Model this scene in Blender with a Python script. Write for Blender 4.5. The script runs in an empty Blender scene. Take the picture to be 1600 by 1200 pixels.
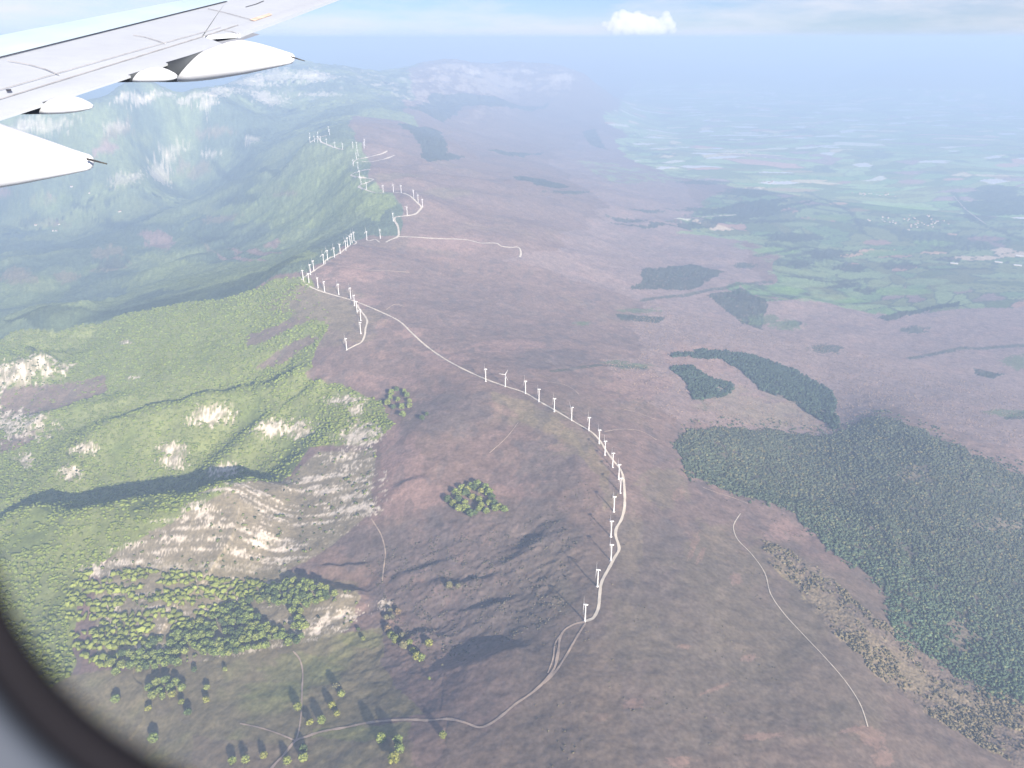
import bpy, math, random
import numpy as np
from mathutils import Vector, Matrix

rng = np.random.default_rng(7)
random.seed(7)
SC = bpy.context.scene
COL = SC.collection
R = math.radians

# ------------------------------------------------------------------ camera
F = 1232.0                      # focal length in photo pixels (1600 wide)
PITCH = R(23.7)
CP, SP = math.cos(PITCH), math.sin(PITCH)
cam_d = bpy.data.cameras.new('camera')
cam = bpy.data.objects.new('camera', cam_d)
COL.objects.link(cam)
cam_d.sensor_width = 36.0
cam_d.lens = 36.0 * F / 1600.0
cam_d.clip_start = 0.01
cam_d.clip_end = 300000.0
cam.rotation_euler = (R(90) - PITCH, 0, 0)
cam_d.dof.use_dof = True
cam_d.dof.focus_distance = 1500.0
cam_d.dof.aperture_fstop = cam_d.lens / 3.2
SC.camera = cam

def ray(px, py):
    """direction of view through a photo pixel (camera is at the origin)"""
    px = np.asarray(px, float); py = np.asarray(py, float)
    cx = (px - 800.0); cy = (600.0 - py)
    return np.stack([cx, F * CP + cy * SP, -F * SP + cy * CP], -1)

# ------------------------------------------------------------------ noise
def _hash(ix, iy, seed):
    h = (ix.astype(np.int64) * 374761393 + iy.astype(np.int64) * 668265263 + seed * 974634777) & 0xFFFFFFFF
    h = ((h ^ (h >> 13)) * 1274126177) & 0xFFFFFFFF
    h = (h ^ (h >> 16)) & 0xFFFFFFFF
    return h

GCOS = np.cos(np.arange(256) * (2 * math.pi / 256)); GSIN = np.sin(np.arange(256) * (2 * math.pi / 256))
def perlin(x, y, seed=0):
    xi = np.floor(x); yi = np.floor(y)
    fx = x - xi; fy = y - yi
    xi = xi.astype(np.int64); yi = yi.astype(np.int64)
    u = fx * fx * fx * (fx * (fx * 6 - 15) + 10)
    v = fy * fy * fy * (fy * (fy * 6 - 15) + 10)
    def g(ix, iy, dx, dy):
        a = _hash(ix, iy, seed) & 255
        return GCOS[a] * dx + GSIN[a] * dy
    n00 = g(xi, yi, fx, fy); n10 = g(xi + 1, yi, fx - 1, fy)
    n01 = g(xi, yi + 1, fx, fy - 1); n11 = g(xi + 1, yi + 1, fx - 1, fy - 1)
    a = n00 + u * (n10 - n00); b = n01 + u * (n11 - n01)
    return (a + v * (b - a)) * 1.5

def fbm(x, y, seed=0, octv=4, gain=0.5, ridged=False):
    s = np.zeros_like(x); amp = 1.0; tot = 0.0; f = 1.0
    for o in range(octv):
        n = perlin(x * f + 17.3 * o, y * f - 9.1 * o, seed + o)
        if ridged: n = 1.0 - 2.0 * np.abs(n)
        s += amp * n; tot += amp; amp *= gain; f *= 2.03
    return s / tot

def sstep(a, b, x):
    t = np.clip((x - a) / (b - a), 0, 1)
    return t * t * (3 - 2 * t)

# ------------------------------------------------------------------ terrain: polar grid round the point under the aircraft
RMIN, RMAX = 560.0, 66000.0
th_in = np.linspace(R(-45), R(45), 1300)
th_out = np.linspace(R(45), R(78), 90)[1:]
TH = np.concatenate([-th_out[::-1], th_in, th_out])
_d = np.linspace(R(66), R(2.2), 880)
_ra = 1250.0 / np.tan(_d)
_rb = np.exp(np.linspace(math.log(9000), math.log(RMAX), 330))
RR = np.unique(np.concatenate([_ra[_ra < RMAX], _rb]))
RR = RR[RR >= RMIN]
NT, NR = len(TH), len(RR)

CTRL = [  # photo pixel, height below the camera
 (914,971,-1150),(970,760,-1130),(945,711,-1120),(866,643,-1095),(759,596,-1075),(660,530,-1060),(565,475,-1035),(475,437,-1007),
 (512,405,-1000),(550,378,-985),(594,372,-990),(614,345,-955),(660,323,-950),(615,300,-935),(572,296,-925),(560,262,-870),(558,243,-845),
 (520,228,-835),(485,222,-830),(515,208,-815),
 (760,1130,-1180),(640,1125,-1215),(460,1160,-1290),(900,1190,-1140),(1050,1190,-1150),(1200,1190,-1180),(1350,1150,-1230),(1599,1190,-1340),
 (800,1500,-1160),(200,1500,-1370),(1500,1500,-1260),
 (1030,800,-1165),(1030,950,-1155),(1100,900,-1180),(1200,900,-1230),(1150,1000,-1190),(1200,1100,-1195),(1350,1000,-1265),(1300,900,-1290),
 (1450,1050,-1330),(1500,900,-1400),(1599,1000,-1430),(1599,800,-1470),(1300,780,-1350),(1150,740,-1260),(1050,690,-1200),(1200,690,-1330),
 (1380,665,-1370),(1500,690,-1400),(1599,740,-1440),(1040,640,-1200),(950,600,-1160),(1060,560,-1280),(1200,600,-1390),(1300,650,-1420),(1450,600,-1520),(1599,600,-1570),
 (850,500,-1170),(1000,480,-1320),(1150,480,-1450),(1300,480,-1540),(1450,500,-1570),(1599,480,-1600),(700,420,-1080),(820,390,-1130),(900,380,-1230),
 (1000,380,-1370),(1100,400,-1470),(1250,400,-1580),(1400,400,-1640),(1599,400,-1660),(750,320,-1040),(850,320,-1150),(950,310,-1320),(1050,330,-1480),
 (1200,300,-1600),(1400,300,-1680),(1599,300,-1680),(640,250,-920),(720,260,-1050),(800,250,-1230),(900,260,-1430),(1000,250,-1580),(1200,220,-1690),
 (1400,230,-1690),(1599,220,-1700),(600,190,-880),(700,200,-1080),(800,190,-1300),(900,200,-1500),(1000,180,-1650),(1100,160,-1700),(1300,150,-1700),(1599,150,-1700),
 (1000,120,-1700),(1200,120,-1650),(1400,120,-1650),(1599,120,-1650),
 (530,110,-500),(450,105,-480),(400,115,-530),(350,135,-560),(250,148,-600),(180,155,-620),(60,168,-680),(0,175,-720),(120,162,-650),(210,152,-607),(300,142,-575),(325,139,-567),(375,124,-545),(425,110,-505),(490,107,-488),(420,160,-800),(300,165,-790),(400,200,-1000),
 (700,100,-500),(640,112,-600),(590,122,-720),(820,105,-620),(760,122,-760),(900,115,-800),(560,170,-800),(650,150,-850),(720,160,-1000),(800,150,-1100),(950,150,-1450),
 (100,400,-1580),(250,350,-1550),(400,330,-1320),(500,330,-1130),(550,330,-1020),(450,380,-1260),(350,400,-1450),(250,430,-1550),(480,380,-1240),
 (0,480,-1650),(100,515,-1330),(0,535,-1430),(270,482,-1190),(380,455,-1090),(430,440,-1040),(100,300,-1450),(250,260,-1340),(0,300,-1500),(400,250,-1150),(470,250,-1010),
 (300,210,-1050),(150,230,-1200),(50,210,-1000),(0,400,-1620),(150,460,-1620),
 (541,546,-1072),(480,585,-1140),(400,540,-1165),(300,520,-1210),(200,540,-1290),(100,570,-1370),(0,600,-1440),(0,680,-1470),(100,650,-1420),(250,600,-1300),
 (400,600,-1215),(500,620,-1160),(600,600,-1112),(650,700,-1130),(560,680,-1180),(450,670,-1225),(300,680,-1310),(150,720,-1400),(0,760,-1480),(150,820,-1420),
 (300,760,-1360),(430,740,-1275),(560,760,-1215),(700,780,-1160),(800,700,-1115),(850,800,-1140),(820,900,-1180),(700,900,-1220),(600,850,-1230),(480,850,-1280),
 (350,850,-1320),(250,880,-1360),(100,880,-1430),(0,900,-1460),(600,950,-1265),(450,920,-1310),(300,950,-1360),(150,980,-1410),(680,1030,-1245),(800,1010,-1190),
 (560,1050,-1272),(400,1050,-1330),(250,1080,-1370),(500,1120,-1277),(350,1150,-1330),(200,1190,-1390),(0,1100,-1440),(0,1200,-1440)]
AZ = [  # photo column, ground distance, height (far hills and what lies behind crests)
 (900,45000,-430),(1100,45000,-300),(1250,46000,-260),(1400,46000,-200),(1600,46000,-230),(1000,30000,-1550),(1300,31000,-1600),(1600,31000,-1600),
 (1150,37000,-1050),(1400,37000,-900),(1600,37000,-950),(1000,38000,-900),(850,40000,-950),(700,42000,-900),(500,42000,-800),(600,60000,-700),(900,62000,-500),(1250,62000,-420),(1600,62000,-420),
 (450,18000,-1100),(300,14000,-1100),(150,13000,-1100),(0,13000,-1200),(450,24000,-1300),(200,24000,-1300),(700,23000,-1100),(700,30000,-1300),(820,26000,-1300),
 (600,22000,-1200),(560,30000,-1300),(200,45000,-900),(0,30000,-1200),(0,60000,-800)]
pts = []
for px, py, z in CTRL:
    d = ray(px, py); t = z / d[2]; pts.append((math.atan2(d[0], d[1]), math.log(t * math.hypot(d[0], d[1])), z))
for px, r, z in AZ:
    d = ray(px, 59.0); pts.append((math.atan2(d[0], d[1]), math.log(r), z))
for sgn, zz in ((-1, (-1420, -1440, -1480, -1600, -1300, -1200, -900)), (1, (-1330, -1380, -1500, -1620, -1680, -1650, -400))):
    for r, z in zip((600, 1100, 2000, 4500, 10000, 28000, 60000), zz):
        pts.append((sgn * R(62), math.log(r), z))
pts = np.array(pts)
TS = 2.0
Q = np.stack([pts[:, 0] * TS, pts[:, 1]], 1)
def tps(r2): return np.where(r2 > 0, 0.5 * r2 * np.log(np.maximum(r2, 1e-12)), 0)
n = len(Q)
D2 = ((Q[:, None] - Q[None]) ** 2).sum(-1)
A = np.zeros((n + 3, n + 3)); A[:n, :n] = tps(D2) + 0.0006 * np.eye(n)
A[:n, n] = 1; A[:n, n + 1:] = Q; A[n, :n] = 1; A[n + 1:, :n] = Q.T
wgt = np.linalg.solve(A, np.concatenate([pts[:, 2], np.zeros(3)]))
ct = np.linspace(TH[0], TH[-1], 200); cr = np.linspace(math.log(RMIN), math.log(RMAX), 240)
G = np.stack(np.meshgrid(ct * TS, cr, indexing='ij'), -1).reshape(-1, 2)
Zc = np.empty(len(G))
for i in range(0, len(G), 4000):
    g = G[i:i + 4000]
    Zc[i:i + 4000] = tps(((g[:, None] - Q[None]) ** 2).sum(-1)) @ wgt[:n] + wgt[n] + g @ wgt[n + 1:]
Zc = Zc.reshape(200, 240)
def cubmat(xs, grid):
    h = grid[1] - grid[0]; m = len(grid)
    p = np.clip((xs - grid[0]) / h, 0, m - 1.001); i = np.floor(p).astype(int); f = p - i
    M = np.zeros((len(xs), m)); rows = np.arange(len(xs))
    w = [-.5*f+f*f-.5*f**3, 1-2.5*f*f+1.5*f**3, .5*f+2*f*f-1.5*f**3, -.5*f*f+.5*f**3]
    for k in range(4):
        np.add.at(M, (rows, np.clip(i + k - 1, 0, m - 1)), w[k])
    return M
H = cubmat(TH, ct) @ Zc @ cubmat(np.log(RR), cr).T          # (NT, NR)
H = np.maximum(H, -1745.0)
X = np.sin(TH)[:, None] * RR[None]; Y = np.cos(TH)[:, None] * RR[None]
RG = np.broadcast_to(RR[None], X.shape)

def height(x, y):
    x = np.asarray(x, float); y = np.asarray(y, float)
    r = np.hypot(x, y); t = np.arctan2(x, y)
    a = np.interp(t, TH, np.arange(NT)); b = np.interp(r, RR, np.arange(NR))
    i = np.minimum(a.astype(int), NT - 2); j = np.minimum(b.astype(int), NR - 2)
    fa = a - i; fb = b - j
    return (H[i, j] * (1 - fa) * (1 - fb) + H[i + 1, j] * fa * (1 - fb) + H[i, j + 1] * (1 - fa) * fb + H[i + 1, j + 1] * fa * fb)

RS = np.exp(np.linspace(math.log(RMIN * 1.01), math.log(RMAX * .99), 2600))
def land(px, py):
    """where the line of sight through a photo pixel meets the ground"""
    d = ray(px, py); hd = math.hypot(d[0], d[1])
    ux, uy, s = d[0] / hd, d[1] / hd, d[2] / hd
    dz = s * RS - height(ux * RS, uy * RS)
    below = np.nonzero(dz <= 0)[0]
    if len(below) == 0: k = len(RS) - 1; r = RS[k]
    else:
        k = below[0]
        if k == 0: r = RS[0]
        else:
            a, b = dz[k - 1], dz[k]; r = RS[k - 1] + (RS[k] - RS[k - 1]) * a / (a - b)
    return np.array([ux * r, uy * r])

def polyland(pl): return np.array([land(a, b) for a, b in pl])

def seg_info(P, x, y):
    """distance to polyline, side (positive = away from the camera) and parameter 0..1"""
    best = np.full(x.shape, 1e18); side = np.zeros(x.shape); par = np.zeros(x.shape)
    L = np.concatenate([[0], np.cumsum(np.hypot(*np.diff(P, axis=0).T))])
    for k in range(len(P) - 1):
        ax, ay = P[k]; bx, by = P[k + 1]; dx, dy = bx - ax, by - ay; ll = dx * dx + dy * dy + 1e-9
        t = np.clip(((x - ax) * dx + (y - ay) * dy) / ll, 0, 1)
        ex = x - (ax + t * dx); ey = y - (ay + t * dy); d2 = ex * ex + ey * ey
        m = d2 < best
        best = np.where(m, d2, best)
        nx, ny = -dy, dx
        if nx * ax + ny * ay < 0: nx, ny = -nx, -ny
        side = np.where(m, ex * nx + ey * ny, side)
        par = np.where(m, (L[k] + t * math.sqrt(ll)) / L[-1], par)
    return np.sqrt(best), side, par

# spurs, scarps and gullies: line along the crest, height, gentle side width, steep (far) side width
SPURS = [
 ([(-60,812),(60,806),(170,796),(290,778),(380,757),(470,745)], 108, 260, 145, .2),
 ([(60,698),(150,664),(250,640),(340,616),(430,594),(520,560)], 52, 110, 80, .3),
 ([(270,745),(330,706),(385,668),(430,636),(470,600)], 42, 80, 64, .35),
 ([(-40,556),(40,560),(110,566)], 86, 120, 120, .35),
 ([(0,655),(60,648),(140,628),(240,610)], 34, 70, 58, .4),
 ([(485,884),(520,884),(560,881),(590,876)], 8, 40, 9, .3),
 ([(430,905),(480,912),(540,925),(590,940)], 22, 60, 22, .35),
 ([(640,1062),(690,1050),(750,1036),(810,1016),(870,985)], 17, 80, 36, .45),
 ([(600,905),(650,895),(700,880),(740,868)], 8, 40, 12, .4),
 ([(630,930),(690,915),(750,912),(800,895)], 9, 40, 14, .4),
 ([(760,895),(800,875),(850,842),(880,800)], 14, 80, 34, .5),
 ([(590,770),(640,752),(690,742)], 8, 40, 14, .5),
 ([(700,960),(760,952),(830,930)], 10, 50, 18, .5),
 ([(600,1010),(660,990),(720,1000)], 8, 40, 14, .5),
 ([(430,645),(480,610),(520,580)], 14, 60, 24, .4),
 ([(1050,700),(1150,690),(1300,690)], 14, 100, 60, .5),
 ([(1380,668),(1480,700),(1610,760)], 34, 200, 80, .4),
 ([(1060,750),(1180,770),(1300,800),(1450,830),(1620,870)], 22, 130, 60, .5),
 ([(1040,556),(1120,556),(1200,575),(1260,620),(1310,670)], 18, 120, 50, .5),
 ([(1360,760),(1400,860),(1420,960)], 10, 50, 20, .4),
 ([(930,360),(1000,352),(1080,345),(1180,330)], 28, 250, 90, .4),
 ([(1120,480),(1250,470),(1400,480),(1500,470)], 22, 200, 80, .4),
 ([(700,330),(800,345),(900,352)], 15, 250, 100, .4),
 ([(600,262),(720,285),(830,292),(900,300)], 40, 350, 140, .4),
 ([(640,205),(700,225),(720,245)], 50, 350, 160, .4),
 ([(380,440),(450,410),(500,378)], 60, 350, 140, .4),
 ([(0,500),(80,490),(180,470)], 70, 300, 160, .3),
 ([(160,440),(260,420),(380,385)], 60, 400, 160, .4),
 ([(250,320),(370,290),(460,255)], 90, 600, 220, .4),
 ([(100,345),(200,320),(330,270)], 60, 600, 220, .4),
 ([(330,190),(380,182),(450,190)], 110, 900, 300, .4),
 ([(150,300),(210,285),(290,270)], 80, 400, 200, .4),
 ([(640,170),(720,185),(800,165),(860,160)], 90, 900, 300, .4),
]
def lowered(p, a):      # a crest that stands a metres higher shows farther up: set its foot line nearer
    out = []
    for x, y in p:
        c = land(x, y); r = math.hypot(*c); zz = float(height(*c)); d = math.hypot(r, zz)
        out.append((x, y + 1.0 * a * (r / d) * F / d))
    return out
sp_data = [(polyland(lowered(p, a)), a, wn, wf, tap) for p, a, wn, wf, tap in SPURS]
for P, a, wn, wf, tap in sp_data:
    m = 4.5 * max(wn, wf)
    sel = (X > P[:, 0].min() - m) & (X < P[:, 0].max() + m) & (Y > P[:, 1].min() - m) & (Y < P[:, 1].max() + m)
    x, y = X[sel], Y[sel]
    wob = fbm(x / (wn * 1.3), y / (wn * 1.3), 31, 3) * wf * .8
    d, s, p = seg_info(P, x + wob, y + wob * .7)
    w = np.where(s > 0, wf, wn)
    tr = .6 if a in (108, 52, 42, 86) else .3
    prof = np.where(s > 0, np.exp(-(d / w) ** 2) - tr * np.exp(-((d - 2.1 * w) / (1.2 * w)) ** 2), 1 / (1 + (d / w) ** 2) * np.exp(-(d / (3 * w)) ** 2))
    end = sstep(0, tap, p) * sstep(0, tap, 1 - p)
    H[sel] += a * prof * end * (1 + .25 * fbm(x / wn, y / wn, 77, 2))

# general relief
plain = sstep(-1600, -1460, H)
far = sstep(6500, 11000, RG)
H += plain * (1 - far) * (14 * fbm(X / 420, Y / 420, 3, 5) + 2.2 * fbm(X / 40, Y / 40, 5, 3))
hol = [land(*q) for q in ((690, 940), (760, 880))]
hollow = np.exp(-(((X - hol[0][0]) / 330) ** 2 + ((Y - hol[0][1]) / 260) ** 2) ** 1.5) + np.exp(-(((X - hol[1][0]) / 220) ** 2 + ((Y - hol[1][1]) / 160) ** 2) ** 1.5)
H += np.clip(hollow, 0, 1) * (4.5 * fbm(X / 70, (Y - .25 * X) / 42, 23, 5, .6, True))
mt = sstep(-1420, -900, H) * far
H += mt * (45 * fbm(X / 2600, Y / 2600, 11, 6, .55, True) + 38 * fbm(X / 620, Y / 620, 12, 4, .55, True)) + far * (1 - mt) * 22 * fbm(X / 1500, Y / 1500, 13, 4)
mid_ = sstep(3300, 5200, RG) * (1 - sstep(15000, 20000, RG)) * sstep(-.14, -.02, np.broadcast_to(TH[:, None], X.shape)) * sstep(-1660, -1500, H)
H += mid_ * (46 * fbm(X / 1500, Y / 1500, 21, 5, .5, True) + 12 * fbm(X / 340, Y / 340, 22, 4))
H += mt * sstep(11500, 14500, RG) * 60 * fbm(X / 900, Y / 900, 29, 4, .55, True)
far2 = sstep(26000, 33000, RG) * sstep(-1650, -1200, H)
H += far2 * 45 * fbm(X / 5000, Y / 5000, 17, 4)
lid = -150 - 60 * fbm(X / 9000, Y / 9000, 18, 3)
H = np.where((RG > 28000) & (H > lid - 200), lid - 200 + 200 * np.tanh((H - lid + 200) / 200), H)
leftv = sstep(4000, 5200, RG) * sstep(-.02, -.12, np.broadcast_to(TH[:, None], X.shape)) * (1 - far)
H += leftv * 70 * fbm(X / 1100, Y / 1100, 19, 5, .5, True)

# ------------------------------------------------------------------ land cover (real colours of what grows there)
PAL = dict(
 moor=(.165,.122,.108), moordark=(.105,.092,.092), moorpink=(.225,.160,.145), moorgreen=(.160,.140,.100), grass=(.165,.195,.068), olive=(.165,.150,.092),
 beech=(.125,.165,.048), bare=(.200,.160,.155), pine=(.030,.048,.034), pinegreen=(.050,.085,.045), rock=(.62,.58,.52), pale=(.50,.43,.33), tan=(.46,.33,.22), cream=(.75,.68,.50),
 field=(.125,.215,.100), fieldl=(.185,.27,.135), dirt=(.30,.20,.16), vforest=(.084,.118,.082), vgreen=(.165,.215,.105), dry=(.24,.21,.13), deep=(.07,.075,.06))
def col(c): return np.array(PAL[c] if isinstance(c, str) else c)
C = np.empty(X.shape + (3,)); C[:] = col('moor')
ROUGH = np.zeros(X.shape)                 # how much woodland canopy roughens the surface
CANOPY = np.zeros(X.shape)                # broadleaf canopy
n1 = fbm(X / 900, Y / 900, 41, 5); n2 = fbm(X / 170, Y / 170, 43, 4); n3 = fbm(X / 38, Y / 38, 47, 3)
nfar = fbm(X / 3000, Y / 3000, 53, 5)

def put(mask, c, k=1.0):
    sel = np.nonzero(mask > .002)
    m = (mask[sel] * k)[:, None]
    C[sel] = C[sel] * (1 - m) + col(c) * m

def inpoly(P, x, y):
    ins = np.zeros(x.shape, bool); j = len(P) - 1
    for i in range(len(P)):
        xi, yi = P[i]; xj, yj = P[j]
        c = ((yi > y) != (yj > y)) & (x < (xj - xi) * (y - yi) / (yj - yi + 1e-12) + xi)
        ins ^= c; j = i
    return ins

def region(pl, warp=.06, seed=61, soft=0):
    """land parcel given by its corner points in the photo; frayed edge"""
    P = polyland(pl); size = math.sqrt(np.ptp(P[:, 0]) * np.ptp(P[:, 1])) + 1
    m = size * warp * 2 + 30
    sel = (X > P[:, 0].min() - m) & (X < P[:, 0].max() + m) & (Y > P[:, 1].min() - m) & (Y < P[:, 1].max() + m)
    out = np.zeros(X.shape)
    x, y = X[sel], Y[sel]; s = size * .18
    if warp: wx = fbm(x / s, y / s, seed, 5, .6) * size * warp; wy = fbm(x / s + 50, y / s, seed + 9, 5, .6) * size * warp
    else: wx = wy = 0
    out[sel] = inpoly(P, x + wx, y + wy)
    return out

def blob(px, py, rx, ry, seed=0, rough=.9, tilt=0.0, f=1.6):
    """frayed patch: centre and half sizes as seen in the photo"""
    ca, sa = math.cos(R(tilt)), math.sin(R(tilt))
    c = land(px, py); a = land(px + rx * ca, py - rx * sa) - c; b = land(px + ry * sa, py + ry * ca) - c
    la, lb = np.hypot(*a) / rx, np.hypot(*b) / ry
    rc = np.hypot(*c); g0 = rc / F                          # metres per photo pixel across the view
    if la > 2.5 * g0: a = a * (2.5 * g0 / la)
    if lb > 3 * g0: b = b * (3 * g0 / lb)
    M = np.linalg.inv(np.array([[a[0], b[0]], [a[1], b[1]]]) + 1e-6 * np.eye(2))
    ext = 2.0 * (np.abs(a) + np.abs(b))
    sel = (np.abs(X - c[0]) < ext[0]) & (np.abs(Y - c[1]) < ext[1])
    out = np.zeros(X.shape)
    dx, dy = X[sel] - c[0], Y[sel] - c[1]
    u = M[0, 0] * dx + M[0, 1] * dy; v = M[1, 0] * dx + M[1, 1] * dy
    q = np.hypot(u, v)
    nz = fbm(u * f + seed * 3.7, v * f - seed * 1.3, 71 + seed, 5, .62)
    out[sel] = sstep(-.12, .12, 1 - q + rough * nz)
    return out

# --- large regions
TG = np.broadcast_to(TH[:, None], X.shape)
put(sstep(.1, .5, n1 + .25), 'moordark', .3); put(sstep(.05, .45, n2), 'moorpink', .15); put(sstep(.15, .5, -n1 + n2 * .5), 'moorgreen', .3)
# right slopes under leafless woodland
bare = region([(950,560),(1050,545),(1000,470),(880,430),(760,400),(830,380),(960,330),(900,290),(860,240),(940,200),(1010,250),(1100,330),(1180,420),(1250,470),(1420,480),(1650,440),(1700,780),(1380,650),(1300,690),(1080,670),(1000,640)], .05)
put(bare, 'bare', .8); ROUGH += bare * .16
put(bare * sstep(.1, .5, n2 + .4 * n1), 'moorpink', .4); put(bare * sstep(.2, .6, n1), 'moordark', .35)
# the plain and its fields
plainm = region([(1080,480),(1250,460),(1400,475),(1480,465),(1800,430),(1800,95),(1000,95),(930,160),(960,210),(930,240),(1000,270),(1100,290),(1060,345),(1150,350),(1230,380),(1180,420)], .03)
plainm = np.maximum(plainm, ((TG > R(12)) & (RG > 14000) & (RG < 31000)).astype(float))
plainm = plainm * (H < -1440 + 60 * n2)
def mosaic(size, ang, seed, aspect=1.7):
    ca, sa = math.cos(ang), math.sin(ang)
    sel = plainm > 0
    x = X[sel]; y = Y[sel]
    wob = fbm(x / 2600, y / 2600, seed, 2) * 900
    u = ((x + wob) * ca + (y - wob) * sa) / (size * aspect); v = (-(x + wob) * sa + (y - wob) * ca) / size
    iu = np.floor(u).astype(np.int64); iv = np.floor(v).astype(np.int64)
    b1 = np.full(u.shape, 9.); b2 = np.full(u.shape, 9.); idb = np.zeros(u.shape, np.int64)
    for di in (-1, 0, 1):
        for dj in (-1, 0, 1):
            h = _hash(iu + di, iv + dj, seed); jx = (h & 1023) / 1023. * .8 + .1; jy = ((h >> 10) & 1023) / 1023. * .8 + .1
            d = np.abs(iu + di + jx - u) * .75 + np.abs(iv + dj + jy - v)
            m = d < b1
            b2 = np.where(m, b1, np.minimum(b2, d)); idb = np.where(m, h, idb); b1 = np.where(m, d, b1)
    return sel, (idb >> 5 & 4095) / 4095., (b2 - b1), x, y
pal = np.array([PAL['field'], PAL['fieldl'], PAL['vgreen'], (.13,.16,.085), PAL['bare'], (.10,.145,.07), PAL['tan'], PAL['cream'], PAL['pale'], PAL['dirt']])
cums = [np.cumsum([.24, .24, .14, .14, .05, .11, .03, .02, .02, .02]), np.cumsum([.20, .20, .18, .12, .04, .10, .04, .06, .04, .03])]
for size, lo, hi, seed in ((170, 0, 9500, 5), (270, 9500, 40000, 6)):
    cum = cums[seed - 5]; sel, hv, edge, x, y = mosaic(size, R(24), seed)
    idx = np.clip(np.searchsorted(cum, hv * cum[-1]), 0, 9)
    cc = pal[idx] * (1 + .10 * fbm(x / 60, y / 60, 4, 2))[:, None]
    hedge = sstep(.13, .07, edge)[:, None] * (1.0 if size < 200 else .6)
    cc = cc * (1 - hedge) + col('vforest') * hedge
    woods = sstep(.12, .2, fbm(x / 1300, y / 1300, 97, 5, .55) - (.06 if size < 200 else .12))[:, None]
    cc = cc * (1 - woods) + (col('vforest') * (1 + .3 * fbm(x / 50, y / 50, 2, 2))[:, None]) * woods
    rr = RG[sel]; k = ((rr >= lo) & (rr < hi)).astype(float)[:, None]
    C[sel] = C[sel] * (1 - k) + cc * k
    tmp = ROUGH[sel]; tmp = np.maximum(tmp * (1 - k[:, 0]), woods[:, 0] * k[:, 0]); ROUGH[sel] = tmp
# far hills
fh = sstep(29000, 32000, RG); put(fh, (.09, .11, .09)); put(fh * sstep(.1, .3, nfar), 'vforest', .6)
# left valley: forest, meadows
lv = region([(-300,560),(0,532),(100,512),(270,480),(430,438),(475,430),(520,395),(552,372),(600,372),(618,340),(560,300),(545,250),(480,222),(500,200),(560,180),(640,150),(560,100),(400,100),(-300,170)], .02)
lv = np.maximum(lv, ((TG < np.where(RG < 9500, R(-11.2), R(-7)) + .03 * nfar + .02 * n1) & (RG > 5200)).astype(float))
put(lv, 'vforest'); put(lv * sstep(-.1, .25, n1 + .3 * nfar), 'vgreen', .9); put(lv * sstep(.25, .5, nfar + n2 * .3), (.12,.155,.075), .8)
ROUGH += lv * .9
m = region([(560,330),(520,345),(430,360),(330,330),(290,360),(300,340),(400,290),(470,270),(545,262),(570,290),(620,320),(600,345)], .07); put(m, (.155,.205,.085), .9)
m = region([(240,410),(420,400),(470,380),(480,410),(400,440),(250,455),(190,450)], .08); put(m, (.15,.195,.085), .8)
m = region([(0,440),(120,430),(90,470),(0,480)], .1); put(m, (.12,.165,.075), .7)
m = region([(480,400),(440,420),(390,455),(300,478),(200,490),(120,508),(60,515),(0,500),(120,480),(300,455),(400,425)], .05); put(m, 'pine', .6)
for b in [(250,378,26,16),(70,312,20,10),(400,395,50,8),(380,405,60,5),(80,350,40,6),(165,232,22,8),(425,378,14,10),(0,300,20,8)]:
    put(blob(*b, seed=3), 'moorpink', .85)
for b in [(130,346,40,5),(40,352,50,8),(180,342,30,4),(50,445,40,10),(240,405,30,6),(60,372,50,6)]:
    put(blob(*b, seed=5), (.15,.19,.085), .8)
rgv = np.random.default_rng(5)
for i in range(46):      # clearings, meadows and dark stands of the left valley
    bx, by = rgv.uniform(-20, 480), rgv.uniform(205, 470)
    if by > 500 - bx * .14 - 12 or bx > 560 - (by - 200) * .55 + 0: continue
    put(blob(bx, by, rgv.uniform(14, 46), rgv.uniform(4, 11), seed=i, rough=1.2, f=2., tilt=rgv.uniform(-5, 25)), ((.15,.19,.09), (.045,.065,.05), (.17,.15,.10), (.13,.18,.08))[i % 4], .75)
# mountain limestone
for i, b in enumerate([(430,118,30,14),(480,115,22,10),(500,120,25,8),(390,125,24,12),(350,140,25,10),(300,150,35,8),(210,152,30,7),(420,155,22,10),(325,160,14,5),(240,148,30,6),(250,277,15,8),(215,275,10,5),(190,280,18,8),(275,232,14,5),(262,246,12,6),(290,226,14,4),(395,218,12,4),(178,198,18,6),(60,190,50,12),(30,200,40,10),(705,103,22,7),(680,108,10,5),(740,112,10,5),(590,132,8,3),(612,130,6,2),(825,112,9,5),(880,120,14,7),(895,112,10,7),(1205,96,14,4),(1160,97,22,3),(500,148,30,3),(330,240,14,4)]):
    put(blob(*b, seed=i, rough=1.8, f=4.2), 'rock', .48 if i < 12 or i > 20 else .32)
steep = np.hypot(np.gradient(H, axis=1) / np.gradient(RR)[None], np.gradient(H, axis=0) / (np.gradient(TH)[:, None] * RR[None]))
put(far * sstep(.34, .5, steep + .15 * n2) * (RG < 24000) * sstep(-1250, -900, H) * (TG < R(4)) * (RG > 11500), 'rock', .3)
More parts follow.
